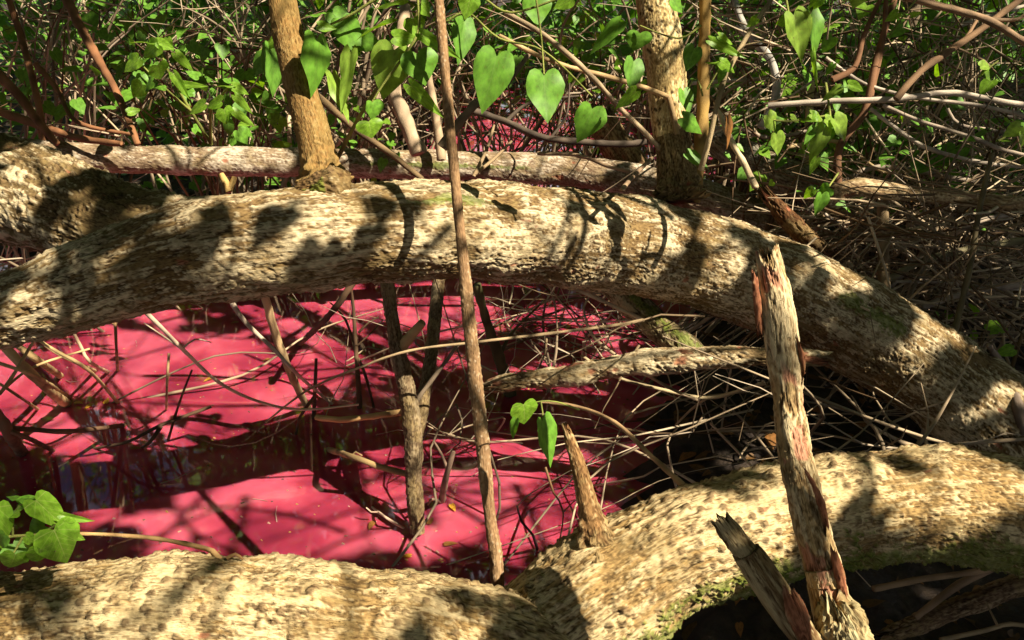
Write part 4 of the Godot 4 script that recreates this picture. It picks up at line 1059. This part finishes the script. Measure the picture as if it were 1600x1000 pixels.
	var sweeps := [
		[[1200, 165, 2.9], [1300, 158, 2.85], [1400, 155, 2.8], [1480, 145, 2.8], [1560, 158, 2.75], [1640, 170, 2.75], 8, 8, "long bleached branch sweeping level across the upper right", pale],
		[[1290, 90, 3.0], [1350, 130, 3.0], [1430, 152, 2.95], [1530, 165, 2.9], [1620, 185, 2.9], 5, 5, "thin bleached branch curving into the long level one", pale],
		[[1380, 165, 3.0], [1440, 190, 2.95], [1520, 215, 2.9], [1570, 235, 2.9], [1640, 250, 2.9], 6, 5, "grey branch falling to the right below the long level one", grey],
		[[1360, 170, 3.1], [1420, 215, 3.05], [1460, 235, 3.0], [1540, 255, 3.0], [1620, 262, 3.0], 6, 5, "grey branch with a knee below the falling one", pale],
		[[1480, 170, 3.2], [1500, 195, 3.2], [1560, 205, 3.2], [1630, 230, 3.2], 5, 4, "short grey branch hooking right under the level log", grey],
		[[1260, 330, 3.0], [1340, 270, 3.1], [1400, 262, 3.1], [1500, 280, 3.1], [1620, 300, 3.0], 7, 7, "branch lying over the leaf litter above the bleached crooked one", grey],
		[[1230, 230, 3.2], [1310, 222, 3.2], [1380, 268, 3.1], [1450, 260, 3.1], 6, 4, "tan branch crossing the upright tan stem", Color(0.36, 0.26, 0.13)],
		[[1380, 440, 2.90], [1450, 405, 2.95], [1540, 385, 3.00], [1640, 370, 3.00], 9, 10, "olive branch lying across the brushwood right of the arch", Color(0.25, 0.22, 0.12)],
		[[1440, 480, 2.80], [1520, 455, 2.85], [1600, 445, 2.90], [1660, 440, 2.90], 9, 9, "grey branch lying on the brushwood just over the arch", grey],
		[[1400, 440, 2.90], [1480, 442, 2.90], [1560, 450, 2.90], [1640, 455, 2.90], 4, 4, "thin bleached twig on the brushwood beside the arch", pale],
		[[1340, 500, 2.90], [1440, 400, 3.10], [1520, 350, 2.9], [1580, 335, 3.0], 9, 6, "grey branch slanting up through the brushwood", grey],
		[[1290, 335, 2.9], [1330, 360, 3.15], [1400, 375, 3.10], [1430, 420, 3.05], 5, 4, "bleached twig bent over the brushwood below the crooked branch", pale],
		[[1080, 130, 3.8], [1160, 125, 3.8], [1250, 118, 3.8], [1330, 105, 3.8], 6, 5, "bleached branch level behind the silvery one", pale],
		[[1080, 205, 3.3], [1150, 200, 3.3], [1200, 215, 3.3], [1260, 205, 3.3], 7, 5, "grey branch level behind the dead brown leaf", grey],
		[[1500, 40, 3.6], [1560, 20, 3.6], [1620, 5, 3.6], 6, 4, "sunlit twig at the top right corner", pale]]
	for s in sweeps:
		branch("fallen_branch", s[s.size() - 2], "branch", s.slice(0, s.size() - 4), s[s.size() - 4], s[s.size() - 3], s[s.size() - 1])
	branch("tan_stem", "straight tan stem standing just behind the arch's right slope", "stem", [[1381, 450, 2.74], [1380, 370, 2.78], [1379, 310, 2.8]], 16, 14, Color(0.24, 0.17, 0.09))
	branch("tan_stem", "thin leaning stem standing on the arch's right slope", "stem", [[1488, 530, 2.5], [1515, 420, 2.54], [1530, 330, 2.56], [1550, 240, 2.6]], 9, 6, Color(0.13, 0.10, 0.05))
	branch("tan_stem", "pale tan stem standing behind the weathered log", "stem", [[1258, 270, 3.4], [1262, 210, 3.4], [1268, 130, 3.5]], 13, 9, Color(0.45, 0.33, 0.18))
	branch("tan_stem", "short forked yellow stub between the rear log and the arch", "stub", [[358, 300, 2.2], [352, 285, 2.2], [345, 272, 2.2]], 12, 9, Color(0.5, 0.33, 0.12), [[[[360, 295, 2.2], [364, 285, 2.2], [366, 276, 2.2]], 9, 8]])
	# leafless shrubs by region
	brush("dark leafless shrub in the upper left corner", [0, 0, 180, 215], 3.6, 4.6, 26, 0.010, Color(0.34, 0.25, 0.18))
	brush("pale tangled leafless shrub behind the red-brown slanting stem", [80, 20, 300, 215], 4.2, 5.4, 30, 0.010, Color(0.42, 0.34, 0.27))
	brush("pale leafless shrub behind the bright sprig", [240, 0, 440, 215], 4.6, 6.0, 26, 0.012, Color(0.50, 0.42, 0.33))
	brush("sunlit pale leafless shrub left of the smooth shoot", [330, 0, 470, 215], 5.0, 6.5, 26, 0.013, Color(0.52, 0.42, 0.32), 0.5)
	brush("pale mangrove roots crowded behind the big hanging leaves", [470, 0, 620, 240], 4.4, 5.8, 34, 0.015, Color(0.50, 0.39, 0.27), 0.7, "prop_roots")
	brush("pale mangrove roots crowded behind the sapling stem", [570, 20, 740, 240], 4.6, 6.2, 34, 0.014, Color(0.48, 0.38, 0.27), 0.7, "prop_roots")
	brush("thin bare shrub in front of the far strip of water", [700, 80, 900, 250], 4.5, 6.0, 28, 0.010, Color(0.36, 0.28, 0.22), 0.4)
	brush("bare twiggy shrub right of the far strip of water", [860, 60, 1020, 250], 4.4, 6.2, 30, 0.011, Color(0.42, 0.34, 0.27), 0.4)
	brush("bare shrub behind the side shoot", [1060, 40, 1220, 280], 3.8, 5.2, 30, 0.011, Color(0.42, 0.37, 0.31), 0.4)
	brush("bare pale shrub behind the pair of hanging yellow-green leaves", [1180, 20, 1360, 250], 3.8, 5.0, 30, 0.010, Color(0.44, 0.38, 0.30), 0.4)
	brush("bare shrub behind the forked red-brown stem", [1320, 10, 1480, 240], 3.6, 5.0, 30, 0.010, Color(0.40, 0.34, 0.26), 0.4)
	brush("bare shrub in the upper right corner", [1450, 0, 1620, 240], 3.6, 4.8, 30, 0.010, Color(0.40, 0.33, 0.25), 0.4)
	brush("fallen brushwood on the bank below the level log", [1330, 200, 1620, 300], 3.0, 3.9, 34, 0.009, Color(0.36, 0.30, 0.22), 0.8, "brushwood")
	brush("fallen brushwood on the bank round the bleached crooked branch", [1250, 290, 1480, 400], 2.9, 3.6, 34, 0.008, Color(0.38, 0.31, 0.23), 0.9, "brushwood")
	brush("fallen brushwood heaped behind the arch's right slope", [1400, 310, 1640, 470], 2.95, 3.6, 40, 0.008, Color(0.36, 0.30, 0.23), 0.9, "brushwood")
	brush("fallen brushwood under the arch's right end", [1440, 440, 1650, 580], 2.8, 3.2, 26, 0.007, Color(0.30, 0.25, 0.19), 0.9, "brushwood")
	brush("distant bare shrub at the top left", [0, 0, 400, 90], 7.0, 9.5, 24, 0.016, Color(0.42, 0.34, 0.26))
	brush("distant bare shrub at the top middle", [400, 0, 800, 110], 7.0, 9.5, 28, 0.016, Color(0.46, 0.37, 0.28))
	brush("distant bare shrub behind the pock-marked shoot", [800, 0, 1200, 100], 7.5, 10.0, 28, 0.016, Color(0.40, 0.33, 0.26))
	brush("distant bare shrub at the top right", [1200, 0, 1600, 110], 6.5, 9.0, 26, 0.015, Color(0.40, 0.33, 0.26))
	brush("dark bare shrub in the water under the left limb", [0, 330, 120, 430], 3.2, 4.4, 18, 0.007, Color(0.16, 0.1, 0.06), 0.5)
	# leafy shrubs
	shrub("dark leafy shrub over the water seen under the left limb", [-80, 300, 130, 400], 4.4, 5.4, 90, 0.1, [M.mature, M.mature, M.green])
	var dk := [M.mature, M.mature, M.green]
	var gr := [M.green, M.mature, M.young]
	shrub("dark leafy shrub at the very upper left", [0, 0, 170, 150], 3.4, 4.6, 40, 0.10, dk)
	shrub("green shrub round the bright sprig", [170, 30, 400, 220], 2.9, 3.7, 120, 0.085, dk)
	shrub("leafy shrub above the bright sprig", [130, 0, 330, 80], 3.8, 5.2, 60, 0.11, dk)
	shrub("green shrub between the bright sprig and the smooth shoot", [350, 60, 450, 210], 3.4, 4.6, 70, 0.10, gr)
	shrub("low green shrub right of the smooth shoot's foot", [490, 130, 580, 235], 3.0, 3.8, 60, 0.06, gr)
	shrub("leafy shrub above the far strip of water", [770, 0, 1010, 100], 4.2, 6.2, 150, 0.11, gr)
	shrub("leafy shrub behind the side shoot", [1080, 0, 1230, 140], 3.4, 5.0, 110, 0.09, gr)
	shrub("leafy shrub behind the hanging yellow-green pair", [1190, 20, 1380, 210], 3.2, 4.5, 120, 0.08, gr)
	shrub("broad leafy shrub above the level log", [1380, 0, 1620, 130], 3.6, 5.6, 190, 0.12, gr)
	shrub("leafy shrub between the silvery branch and the drooping cluster", [1090, 80, 1300, 260], 3.0, 4.0, 90, 0.085, gr)
	shrub("leafy shrub hanging round the long bleached branch", [1320, 60, 1620, 300], 2.9, 3.8, 130, 0.085, gr)
	shrub("low leafy shrub below the level log", [1330, 165, 1480, 280], 3.0, 4.0, 70, 0.09, dk)
	shrub("low leafy shrub at the right edge below the level log", [1450, 170, 1620, 270], 3.0, 4.0, 80, 0.09, dk)
	shrub("small bright seedling behind the arch's right slope", [1460, 440, 1540, 520], 2.75, 2.9, 16, 0.05, [M.young, M.green])
	shrub("small leafy seedling at the right edge over the arch's end", [1530, 510, 1620, 590], 2.65, 2.8, 14, 0.065, [M.green, M.young])
	shrub("distant leafy bush at the top left", [0, -20, 420, 50], 7.5, 10.0, 110, 0.16, dk)
	shrub("distant leafy bush at the top middle", [420, -20, 820, 40], 8.0, 11.0, 90, 0.16, gr)
	shrub("distant leafy bush behind the pock-marked shoot and the far water", [820, -20, 1200, 60], 8.5, 11.5, 110, 0.17, gr)
	shrub("distant leafy bush at the top right", [1200, -20, 1620, 50], 7.0, 10.0, 120, 0.16, gr)
	# what is past counting: the finest twigs
	var st := SurfaceTool.new()
	st.begin(Mesh.PRIMITIVE_TRIANGLES)
	for box in [[0, 0, 420, 215, 3.4, 6.0, 150], [420, 0, 760, 240, 4.0, 7.0, 160], [760, 40, 1060, 240, 4.2, 7.0, 90], [1060, 0, 1620, 280, 3.0, 5.0, 420], [1250, 290, 1640, 520, 2.5, 3.3, 260], [960, 480, 1450, 720, 2.3, 3.1, 35], [780, 450, 960, 600, 3.0, 3.8, 25]]:
		for k in int(box[6]):
			var q := at(rng.randf_range(box[0], box[2]), rng.randf_range(box[1], box[3]), rng.randf_range(box[4], box[5]))
			q.y = maxf(q.y, maxf(ground_h(q.x, q.z), 0.0) + 0.01)
			var flat := rng.randf() < (0.85 if box[1] > 280 else 0.4)
			var dir := Vector3(rng.randf_range(-1, 1), rng.randf_range(-0.2, 0.2) if flat else rng.randf_range(-1, 1), rng.randf_range(-0.6, 0.6))
			var tone: Color = [Color(0.36, 0.27, 0.17), Color(0.2, 0.14, 0.08), Color(0.45, 0.36, 0.24), Color(0.1, 0.06, 0.03)][rng.randi() % 4]
			st.append_from(stick(walk(q, dir, rng.randf_range(0.25, 0.9), 0.22, rng.randf_range(0.0025, 0.006), 0.0012, 4), Vector3.ZERO, tone, 4, 0.12), 0, Transform3D())
	stuff("fine_twigs", st.commit(), M.wood, "countless fine dead twigs filling the thicket and the bank", "twigs")
	var bush := []
	for i in 16000:
		var z := rng.randf_range(-19.0, -10.0)
		var x := rng.randf_range(-13.0, 13.0)
		if absf(x - 0.8) < 1.5 and z > -12.5:
			continue
		bush.append(loose_leaf(Vector3(x, rng.randf_range(0.0, 1.0) * rng.randf_range(0.4, 2.6), z), rng.randf_range(0.14, 0.27)))
	for i in 5000:
		var z := rng.randf_range(-10.5, -5.2)
		var x := rng.randf_range(-8.0, 8.0)
		if x > -1.2 + minf(0.0, (z + 5.5) * 0.1) and x < 2.2:
			continue
		bush.append(loose_leaf(Vector3(x, rng.randf_range(0.05, 1.0) * rng.randf_range(0.3, 1.3), z), rng.randf_range(0.08, 0.14)))
	var far := leaf_cloud(bush, SMALL[0], M.mature, "far_undergrowth", self)
	tag(far, "dense dark undergrowth closing the view behind the lagoon", "undergrowth")

func make_litter() -> void:
	var list := [[], []]
	for i in 5200:
		var c := Vector3(rng.randf_range(-0.2, 4.5), 0, rng.randf_range(-6.0, -1.0))
		if i % 4 == 0:
			c = Vector3(rng.randf_range(-6.0, 5.0), 0, rng.randf_range(-11.0, -4.5))
		c.y = ground_h(c.x, c.z)
		if c.y < 0.015:
			continue
		var y := Vector3(rng.randf_range(-1, 1), rng.randf_range(-0.25, 0.25), rng.randf_range(-1, 1)).normalized()
		var z := Vector3(rng.randf_range(-0.4, 0.4), 1, rng.randf_range(-0.4, 0.4))
		var x := y.cross(z).normalized()
		var s := rng.randf_range(0.03, 0.075)
		list[i % 2].append(Transform3D(Basis(x * s * 0.6, y * s, x.cross(y) * s), c + Vector3(0, 0.008, 0)))
	tag(leaf_cloud(list[0], SMALL[1], M.dead, "leaf_litter", self), "brown fallen leaves strewn over the mud bank", "leaf litter")
	var g: StandardMaterial3D = M.dead.duplicate()
	g.albedo_color = Color(0.75, 0.8, 0.85)
	tag(leaf_cloud(list[1], SMALL[2], g, "dull_leaf_litter", self), "dull greyish fallen leaves among the brown ones on the mud", "leaf litter")
	# leaves afloat, each its own thing
	var spots := [[118, 628, "beside the tip of the thick tan stick"], [143, 631, "second from the thick tan stick"], [165, 630, "by the tip of the long yellowish twig"], [372, 503, "in the shade under the arch"], [682, 722, "right of the dead sapling"], [712, 722, "beside the broken grey snag"], [705, 788, "at the foot of the broken grey snag"], [642, 868, "below the dead sapling"], [670, 818, "just right of the dead sapling's foot"], [583, 815, "left of the forked twig"], [835, 910, "against the low trunk by the fork"], [695, 850, "near the sapling stem's foot"], [530, 515, "behind the brown leaning stick"], [612, 640, "behind the peeled branch end"], [880, 530, "near the end of the level switch"], [205, 700, "by the dark twig on the lit water"], [420, 560, "left of the leaning stick"], [330, 590, "beside the bent stick"]]
	for i in spots.size():
		var c := level(spots[i][0], spots[i][1], 0.006)
		var kind: int = [0, 0, 0, 2, 1, 1, 0, 0, 1, 2, 1, 2, 1, 2, 1, 2, 2, 0][i]
		var o := part("floating_leaf", SMALL[0], [M.yellow, M.dead, M.dead][kind], self)
		var a := rng.randf_range(0, TAU)
		var s := rng.randf_range(0.03, 0.055)
		o.transform = Transform3D(Basis(Vector3(cos(a), 0, sin(a)) * s * 0.5, Vector3(-sin(a), 0.08, cos(a)) * s, Vector3(0, 1, 0) * s * 0.4), c)
		tag(o, ["yellow", "orange-brown", "brown"][kind] + " fallen leaf afloat on the pink water " + spots[i][2], "leaf", "leaves afloat on the pink water")
	var st := SurfaceTool.new()
	st.begin(Mesh.PRIMITIVE_TRIANGLES)
	for i in 520:
		var c := level(rng.randf_range(-40, 980), rng.randf_range(450, 915), 0.002)
		if ground_h(c.x, c.z) > -0.05:
			continue
		var s := rng.randf_range(0.0015, 0.0045)
		if i % 26 == 0:
			st.append_from(stick(walk(c, Vector3(rng.randf_range(-1, 1), 0, rng.randf_range(-1, 1)), rng.randf_range(0.03, 0.12), 0.3, 0.0018, 0.0008, 2), Vector3.ZERO, Color(0.3, 0.2, 0.16), 4, 0.1), 0, Transform3D())
			continue
		st.append_from(stick([[c, s], [c + Vector3(s * 2.0, 0, s * rng.randf_range(-2, 2)), s * 0.6]], Vector3.ZERO, [Color(0.12, 0.06, 0.04), Color(0.3, 0.16, 0.12), Color(0.3, 0.17, 0.05)][i % 3], 4, 0.1), 0, Transform3D(Basis(), Vector3(0, -s * 0.6, 0)))
	stuff("floating_specks", st.commit(), M.wood, "tiny specks and bits of bark afloat on the pink water", "debris")

func make_sprigs() -> void:
	var stalk := Color(0.2, 0.22, 0.05)
	var set5 := [M.young, M.green, M.mature, M.olive, M.dead]
	sprig("hanging_sprig", "sprig of big heart-shaped leaves hanging between the smooth shoot and the sapling stem", [
		[[[650, -30, 1.72], [655, 40, 1.72], [640, 75, 1.72], [600, 130, 1.74], [575, 170, 1.76]], 5, 3, stalk],
		[[[655, 10, 1.74], [600, -5, 1.76], [545, 25, 1.78], [500, 45, 1.8]], 5, 3, stalk]],
		[[495, 62, 499, 152, 1.76, 62, 0.02, -30, 1], [616, 78, 598, 158, 1.74, 66, 0.03, 12, 3], [535, 32, 563, 88, 1.82, 44, 0.0, 20, 1], [548, 84, 537, 182, 1.79, 30, 0.02, 50, 3], [520, 118, 548, 192, 1.82, 34, 0.0, -20, 3],
		[498, 40, 526, 46, 1.74, 17, 0.02, 10, 0], [500, 22, 470, 20, 1.78, 26, 0.03, 30, 1], [645, 30, 650, 60, 1.76, 38, 0.02, 0, 0], [616, 58, 655, 62, 1.70, 26, 0.03, 25, 0], [652, 84, 666, 134, 1.72, 62, 0.02, 10, 1],
		[576, 190, 583, 216, 1.72, 44, 0.01, 10, 0], [582, 160, 588, 188, 1.75, 42, 0.01, -25, 1], [642, 134, 694, 184, 1.70, 24, 0.02, 40, 0], [660, 54, 722, 93, 1.68, 20, 0.02, 40, 0], [632, 0, 583, 13, 1.72, 20, 0.03, 30, 0],
		[612, 36, 550, 52, 1.74, 12, 0.02, 45, 0], [657, 5, 674, 26, 1.74, 28, 0.02, 0, 0], [500, -4, 497, 16, 1.76, 14, 0.02, 30, 0], [560, 60, 600, 74, 1.85, 34, 0.0, 20, 1], [520, 20, 548, 44, 1.86, 40, 0.0, 0, 2]], set5)
	sprig("hanging_sprig", "few dark heart leaves left of the smooth shoot", [[[[445, 40, 2.0], [425, 60, 2.0], [405, 80, 2.0]], 4, 2, stalk]],
		[[425, 76, 432, 152, 1.98, 44, 0.02, -20, 2], [428, 64, 402, 76, 1.96, 20, 0.02, 10, 0], [416, 90, 395, 118, 2.0, 32, 0.02, 15, 2], [440, 100, 425, 148, 2.02, 30, 0.0, -10, 1]], set5)
	sprig("hanging_sprig", "dark heart leaves right of the sapling stem, one like a perfect heart", [
		[[[690, 40, 1.75], [730, 20, 1.74], [780, 60, 1.72], [850, 80, 1.72], [925, 150, 1.72]], 4, 2.5, stalk],
		[[[760, 0, 1.76], [800, 20, 1.74], [880, -5, 1.72]], 4, 3, stalk], [[[838, 0, 1.72], [846, 60, 1.72], [850, 116, 1.71]], 3, 2, stalk]],
		[[725, 34, 718, 102, 1.78, 44, 0.0, -15, 2], [776, 88, 754, 178, 1.72, 64, 0.02, 10, 1], [850, 118, 853, 194, 1.70, 64, 0.02, 4, 1], [925, 170, 908, 226, 1.72, 54, 0.02, -6, 1], [993, 143, 960, 170, 1.66, 24, 0.03, 20, 0],
		[967, 36, 918, 82, 1.74, 28, 0.02, 25, 1], [838, -4, 838, 44, 1.76, 50, 0.02, 0, 1], [892, -2, 866, 14, 1.7, 26, 0.02, 0, 0], [735, -6, 727, 32, 1.70, 36, 0.02, 0, 0], [815, 2, 812, -20, 1.75, 30, 0, 0, 1]], set5)
	sprig("hanging_sprig", "green heart leaves round the pock-marked shoot and the side shoot", [
		[[[1095, 40, 1.86], [1060, 60, 1.84], [1000, 40, 1.82]], 3.5, 2, stalk], [[[1098, 150, 1.88], [1088, 120, 1.86], [1075, 140, 1.86]], 3, 2, stalk], [[[1105, 140, 1.86], [1125, 105, 1.84], [1150, 70, 1.84]], 3, 2, stalk]],
		[[1000, 52, 994, 82, 1.84, 46, 0.02, 0, 1], [990, 96, 986, 144, 2.0, 38, 0.0, -10, 2], [1085, 76, 1070, 114, 1.98, 30, 0.0, 10, 2], [1068, 142, 1078, 180, 1.98, 30, 0.0, -10, 1], [1068, 184, 1104, 208, 1.84, 28, 0.02, 15, 1], [1112, 64, 1166, 92, 1.82, 16, 0.02, 30, 0],
		[1124, 56, 1147, 70, 1.82, 16, 0.02, 0, 0], [1122, 99, 1100, 97, 1.84, 10, 0.02, 20, 0], [1126, 97, 1152, 114, 1.83, 18, 0.02, 20, 0], [1182, 29, 1166, 43, 1.84, 14, 0.02, 0, 0], [1130, 110, 1122, 132, 1.84, 14, 0.02, 30, 1], [1050, 0, 1068, 20, 1.84, 26, 0.02, 0, 1], [1075, 240, 1110, 262, 1.95, 22, 0.0, 0, 2]], set5)
	sprig("dead_brown_leaf_twig", "curled dead brown leaf caught on a twig right of the side shoot", [[[[1110, 150, 1.9], [1125, 170, 1.9], [1136, 184, 1.9]], 3, 2, Color(0.25, 0.15, 0.07)]], [[1136, 184, 1139, 234, 1.9, 28, 0.02, -35, 4]], set5)
	sprig("sunlit_sprig", "bright sunlit sprig of small leaves in front of the shrubs at the upper left", [
		[[[330, 225, 2.9], [290, 160, 2.75], [262, 110, 2.65], [245, 62, 2.6]], 5, 2.5, stalk], [[[330, 225, 2.9], [330, 170, 2.75], [345, 150, 2.65], [362, 132, 2.6]], 5, 2.5, stalk], [[[300, 175, 2.78], [255, 135, 2.65], [215, 95, 2.6]], 3.5, 2, stalk]],
		[[240, 68, 200, 61, 2.58, 14, 0.05, 30, 0], [246, 70, 222, 90, 2.58, 28, 0.04, 0, 0], [246, 66, 274, 77, 2.58, 18, 0.04, 20, 0], [246, 102, 252, 126, 2.56, 36, 0.05, 0, 0], [216, 92, 192, 113, 2.56, 24, 0.03, 10, 0], [228, 95, 206, 101, 2.6, 20, 0.03, 30, 1], [222, 132, 206, 153, 2.58, 28, 0.03, 0, 0],
		[238, 128, 219, 141, 2.56, 20, 0.03, 20, 1], [275, 84, 303, 113, 2.58, 16, 0.04, 30, 0], [272, 116, 296, 156, 2.58, 16, 0.03, 40, 0], [284, 131, 327, 136, 2.6, 12, 0.04, 40, 0], [346, 159, 321, 167, 2.56, 24, 0.04, 0, 0], [320, 163, 294, 178, 2.56, 20, 0.03, 10, 0], [350, 171, 357, 197, 2.56, 30, 0.04, 0, 0],
		[362, 136, 335, 131, 2.58, 14, 0.04, 30, 0], [364, 134, 390, 148, 2.58, 16, 0.03, 20, 0], [368, 150, 395, 179, 2.58, 14, 0.03, 30, 0], [366, 174, 400, 200, 2.57, 14, 0.03, 30, 0], [372, 204, 388, 226, 2.58, 26, 0.03, 0, 1], [262, 60, 268, 80, 2.6, 12, 0.03, 30, 0], [200, 176, 222, 170, 2.6, 14, 0.03, 0, 0],
		[222, 118, 222, 142, 2.64, 18, 0.0, 0, 1], [258, 137, 240, 134, 2.6, 10, 0.0, 0, 1], [300, 145, 276, 141, 2.62, 14, 0.0, 0, 1], [342, 178, 366, 190, 2.6, 20, 0.0, 0, 1], [310, 120, 290, 112, 2.62, 16, 0.0, 0, 1]], set5)
	sprig("hanging_pair", "two large yellow-green leaves hanging on the upper right, one eaten ragged", [
		[[[1225, -20, 1.75], [1232, 20, 1.74], [1240, 60, 1.74]], 4, 2.5, stalk], [[[1275, -30, 1.72], [1270, 10, 1.72], [1265, 22, 1.72]], 4, 2.5, stalk]],
		[[1240, 24, 1262, 94, 1.73, 46, 0.02, 8, 3], [1268, 20, 1282, 93, 1.76, 34, 0.01, -15, 1], [1233, 28, 1210, 36, 1.74, 26, 0.02, 0, 0], [1270, 82, 1276, 146, 1.71, 8, 0.02, 50, 0], [1281, -6, 1264, 19, 1.7, 22, 0.02, 10, 0], [1342, -10, 1334, 15, 1.8, 32, 0.02, 0, 3], [1302, 100, 1290, 120, 1.8, 12, 0.02, 0, 1]], set5)
	sprig("hanging_cluster", "drooping cluster of oval olive-green leaves in the middle of the right-hand thicket", [
		[[[1290, 130, 1.85], [1296, 170, 1.82], [1298, 190, 1.8]], 4, 2.5, stalk], [[[1296, 180, 1.82], [1230, 190, 1.82], [1200, 185, 1.84]], 3, 2, stalk], [[[1296, 185, 1.82], [1285, 220, 1.82], [1275, 255, 1.82]], 3, 2, stalk]],
		[[1304, 186, 1330, 220, 1.79, 34, 0.02, 0, 3], [1288, 200, 1266, 258, 1.79, 28, 0.02, 15, 3], [1276, 248, 1264, 273, 1.8, 15, 0.02, 0, 0], [1200, 180, 1213, 206, 1.82, 30, 0.02, 0, 3], [1213, 210, 1217, 244, 1.82, 28, 0.02, 0, 3], [1236, 183, 1250, 191, 1.82, 12, 0.02, 0, 3], [1268, 178, 1292, 190, 1.8, 16, 0.02, 10, 3],
		[1312, 137, 1280, 156, 1.8, 16, 0.02, 20, 3], [1326, 132, 1356, 142, 1.79, 16, 0.02, 20, 0], [1290, 186, 1306, 200, 1.78, 20, 0.02, 0, 3], [1272, 200, 1256, 226, 1.8, 14, 0.0, 20, 1], [1300, 200, 1286, 232, 1.82, 16, 0.0, 0, 1], [1276, 180, 1258, 188, 1.8, 18, 0.0, 0, 0]], set5)
	sprig("low_sprig", "small green leaves hanging over the arch's right shoulder", [[[[1310, 270, 1.95], [1296, 290, 1.9], [1285, 305, 1.86]], 3, 2, stalk]],
		[[1296, 294, 1278, 306, 1.86, 24, 0.02, 0, 1], [1284, 304, 1278, 340, 1.85, 26, 0.02, 0, 1], [1270, 296, 1254, 312, 1.86, 16, 0.02, 10, 0], [1208, 284, 1200, 290, 1.9, 12, 0.02, 0, 0]], set5)
	sprig("shaded_twig_leaves", "scattered yellow-green leaves on thin twigs at the top right", [[[[1440, -10, 2.0], [1415, 20, 2.0], [1390, 55, 2.0]], 3, 2, stalk], [[[1560, 220, 2.0], [1590, 205, 2.0], [1620, 190, 2.0]], 3, 2, stalk], [[[1530, 120, 2.1], [1540, 110, 2.1], [1560, 95, 2.1]], 3, 2, stalk]],
		[[1403, 20, 1382, 34, 2.0, 16, 0.02, 0, 0], [1410, 44, 1384, 60, 2.0, 18, 0.02, 0, 1], [1396, 4, 1386, 8, 2.0, 10, 0.02, 0, 0], [1424, 24, 1445, 16, 2.0, 10, 0.02, 0, 0], [1594, 198, 1566, 214, 1.98, 24, 0.02, 0, 3], [1596, 206, 1604, 232, 1.98, 26, 0.02, 0, 3], [1532, 104, 1554, 100, 2.08, 18, 0.02, 0, 3], [1540, 112, 1550, 126, 2.08, 14, 0.02, 0, 0]], set5)
	sprig("near_sprig", "fresh bright green leaves close by at the lower left, over the low trunk", [
		[[[-30, 845, 1.3], [20, 838, 1.3], [60, 836, 1.3], [125, 834, 1.32]], 5, 3, Color(0.3, 0.3, 0.08)], [[[20, 838, 1.3], [22, 800, 1.29], [40, 784, 1.28]], 3.5, 2, stalk], [[[60, 836, 1.3], [85, 822, 1.28], [95, 816, 1.27]], 3.5, 2, stalk], [[[36, 838, 1.3], [24, 860, 1.28], [18, 868, 1.27]], 3.5, 2, stalk], [[[75, 836, 1.3], [84, 850, 1.27], [86, 862, 1.26]], 3, 2, stalk]],
		[[-6, 793, 2, 868, 1.27, 44, 0.02, 10, 0], [56, 782, 108, 830, 1.27, 42, 0.05, 25, 0], [52, 784, 8, 772, 1.28, 24, 0.05, 30, 1], [98, 805, 148, 818, 1.28, 14, 0.02, 35, 0], [84, 828, 112, 886, 1.25, 68, 0.03, 0, 0], [64, 858, 60, 893, 1.24, 40, 0.03, 0, 0], [24, 866, 12, 898, 1.24, 42, 0.03, 0, 0], [52, 852, 40, 866, 1.27, 26, 0.02, 0, 0], [70, 822, 40, 842, 1.33, 46, 0.0, 0, 1], [20, 850, 44, 880, 1.34, 44, 0.0, 0, 1], [30, 800, 4, 806, 1.27, 18, 0.03, 10, 0], [96, 818, 122, 838, 1.26, 26, 0.03, 15, 0], [40, 838, 58, 852, 1.25, 18, 0.03, 0, 0], [8, 836, -14, 858, 1.26, 30, 0.03, 0, 1], [110, 834, 136, 846, 1.29, 14, 0.02, 20, 0], [30, 786, 66, 776, 1.3, 20, 0.04, 20, 1]], set5)
	sprig("young_pair", "bright heart leaf and a darker one on a thin twig over the pool", [[[[905, 640, 1.55], [870, 628, 1.5], [845, 627, 1.47], [820, 632, 1.46]], 3, 2, stalk], [[[845, 627, 1.47], [848, 645, 1.45], [848, 660, 1.44]], 2.5, 2, stalk]],
		[[818, 632, 823, 668, 1.45, 46, 0.02, 10, 0], [848, 658, 865, 732, 1.43, 46, 0.02, -20, 1], [806, 656, 798, 690, 1.46, 14, 0.02, 40, 1]], set5)
	sprig("tiny_seedling", "tiny bright seedling on the side of the low trunk", [[[[350, 968, 1.33], [354, 962, 1.325], [356, 958, 1.32]], 2, 1.5, stalk]], [[355, 962, 346, 955, 1.32, 7, 0.005, 0, 0], [356, 960, 362, 954, 1.32, 7, 0.005, 0, 0], [356, 962, 358, 970, 1.32, 6, 0.005, 0, 0]], set5)
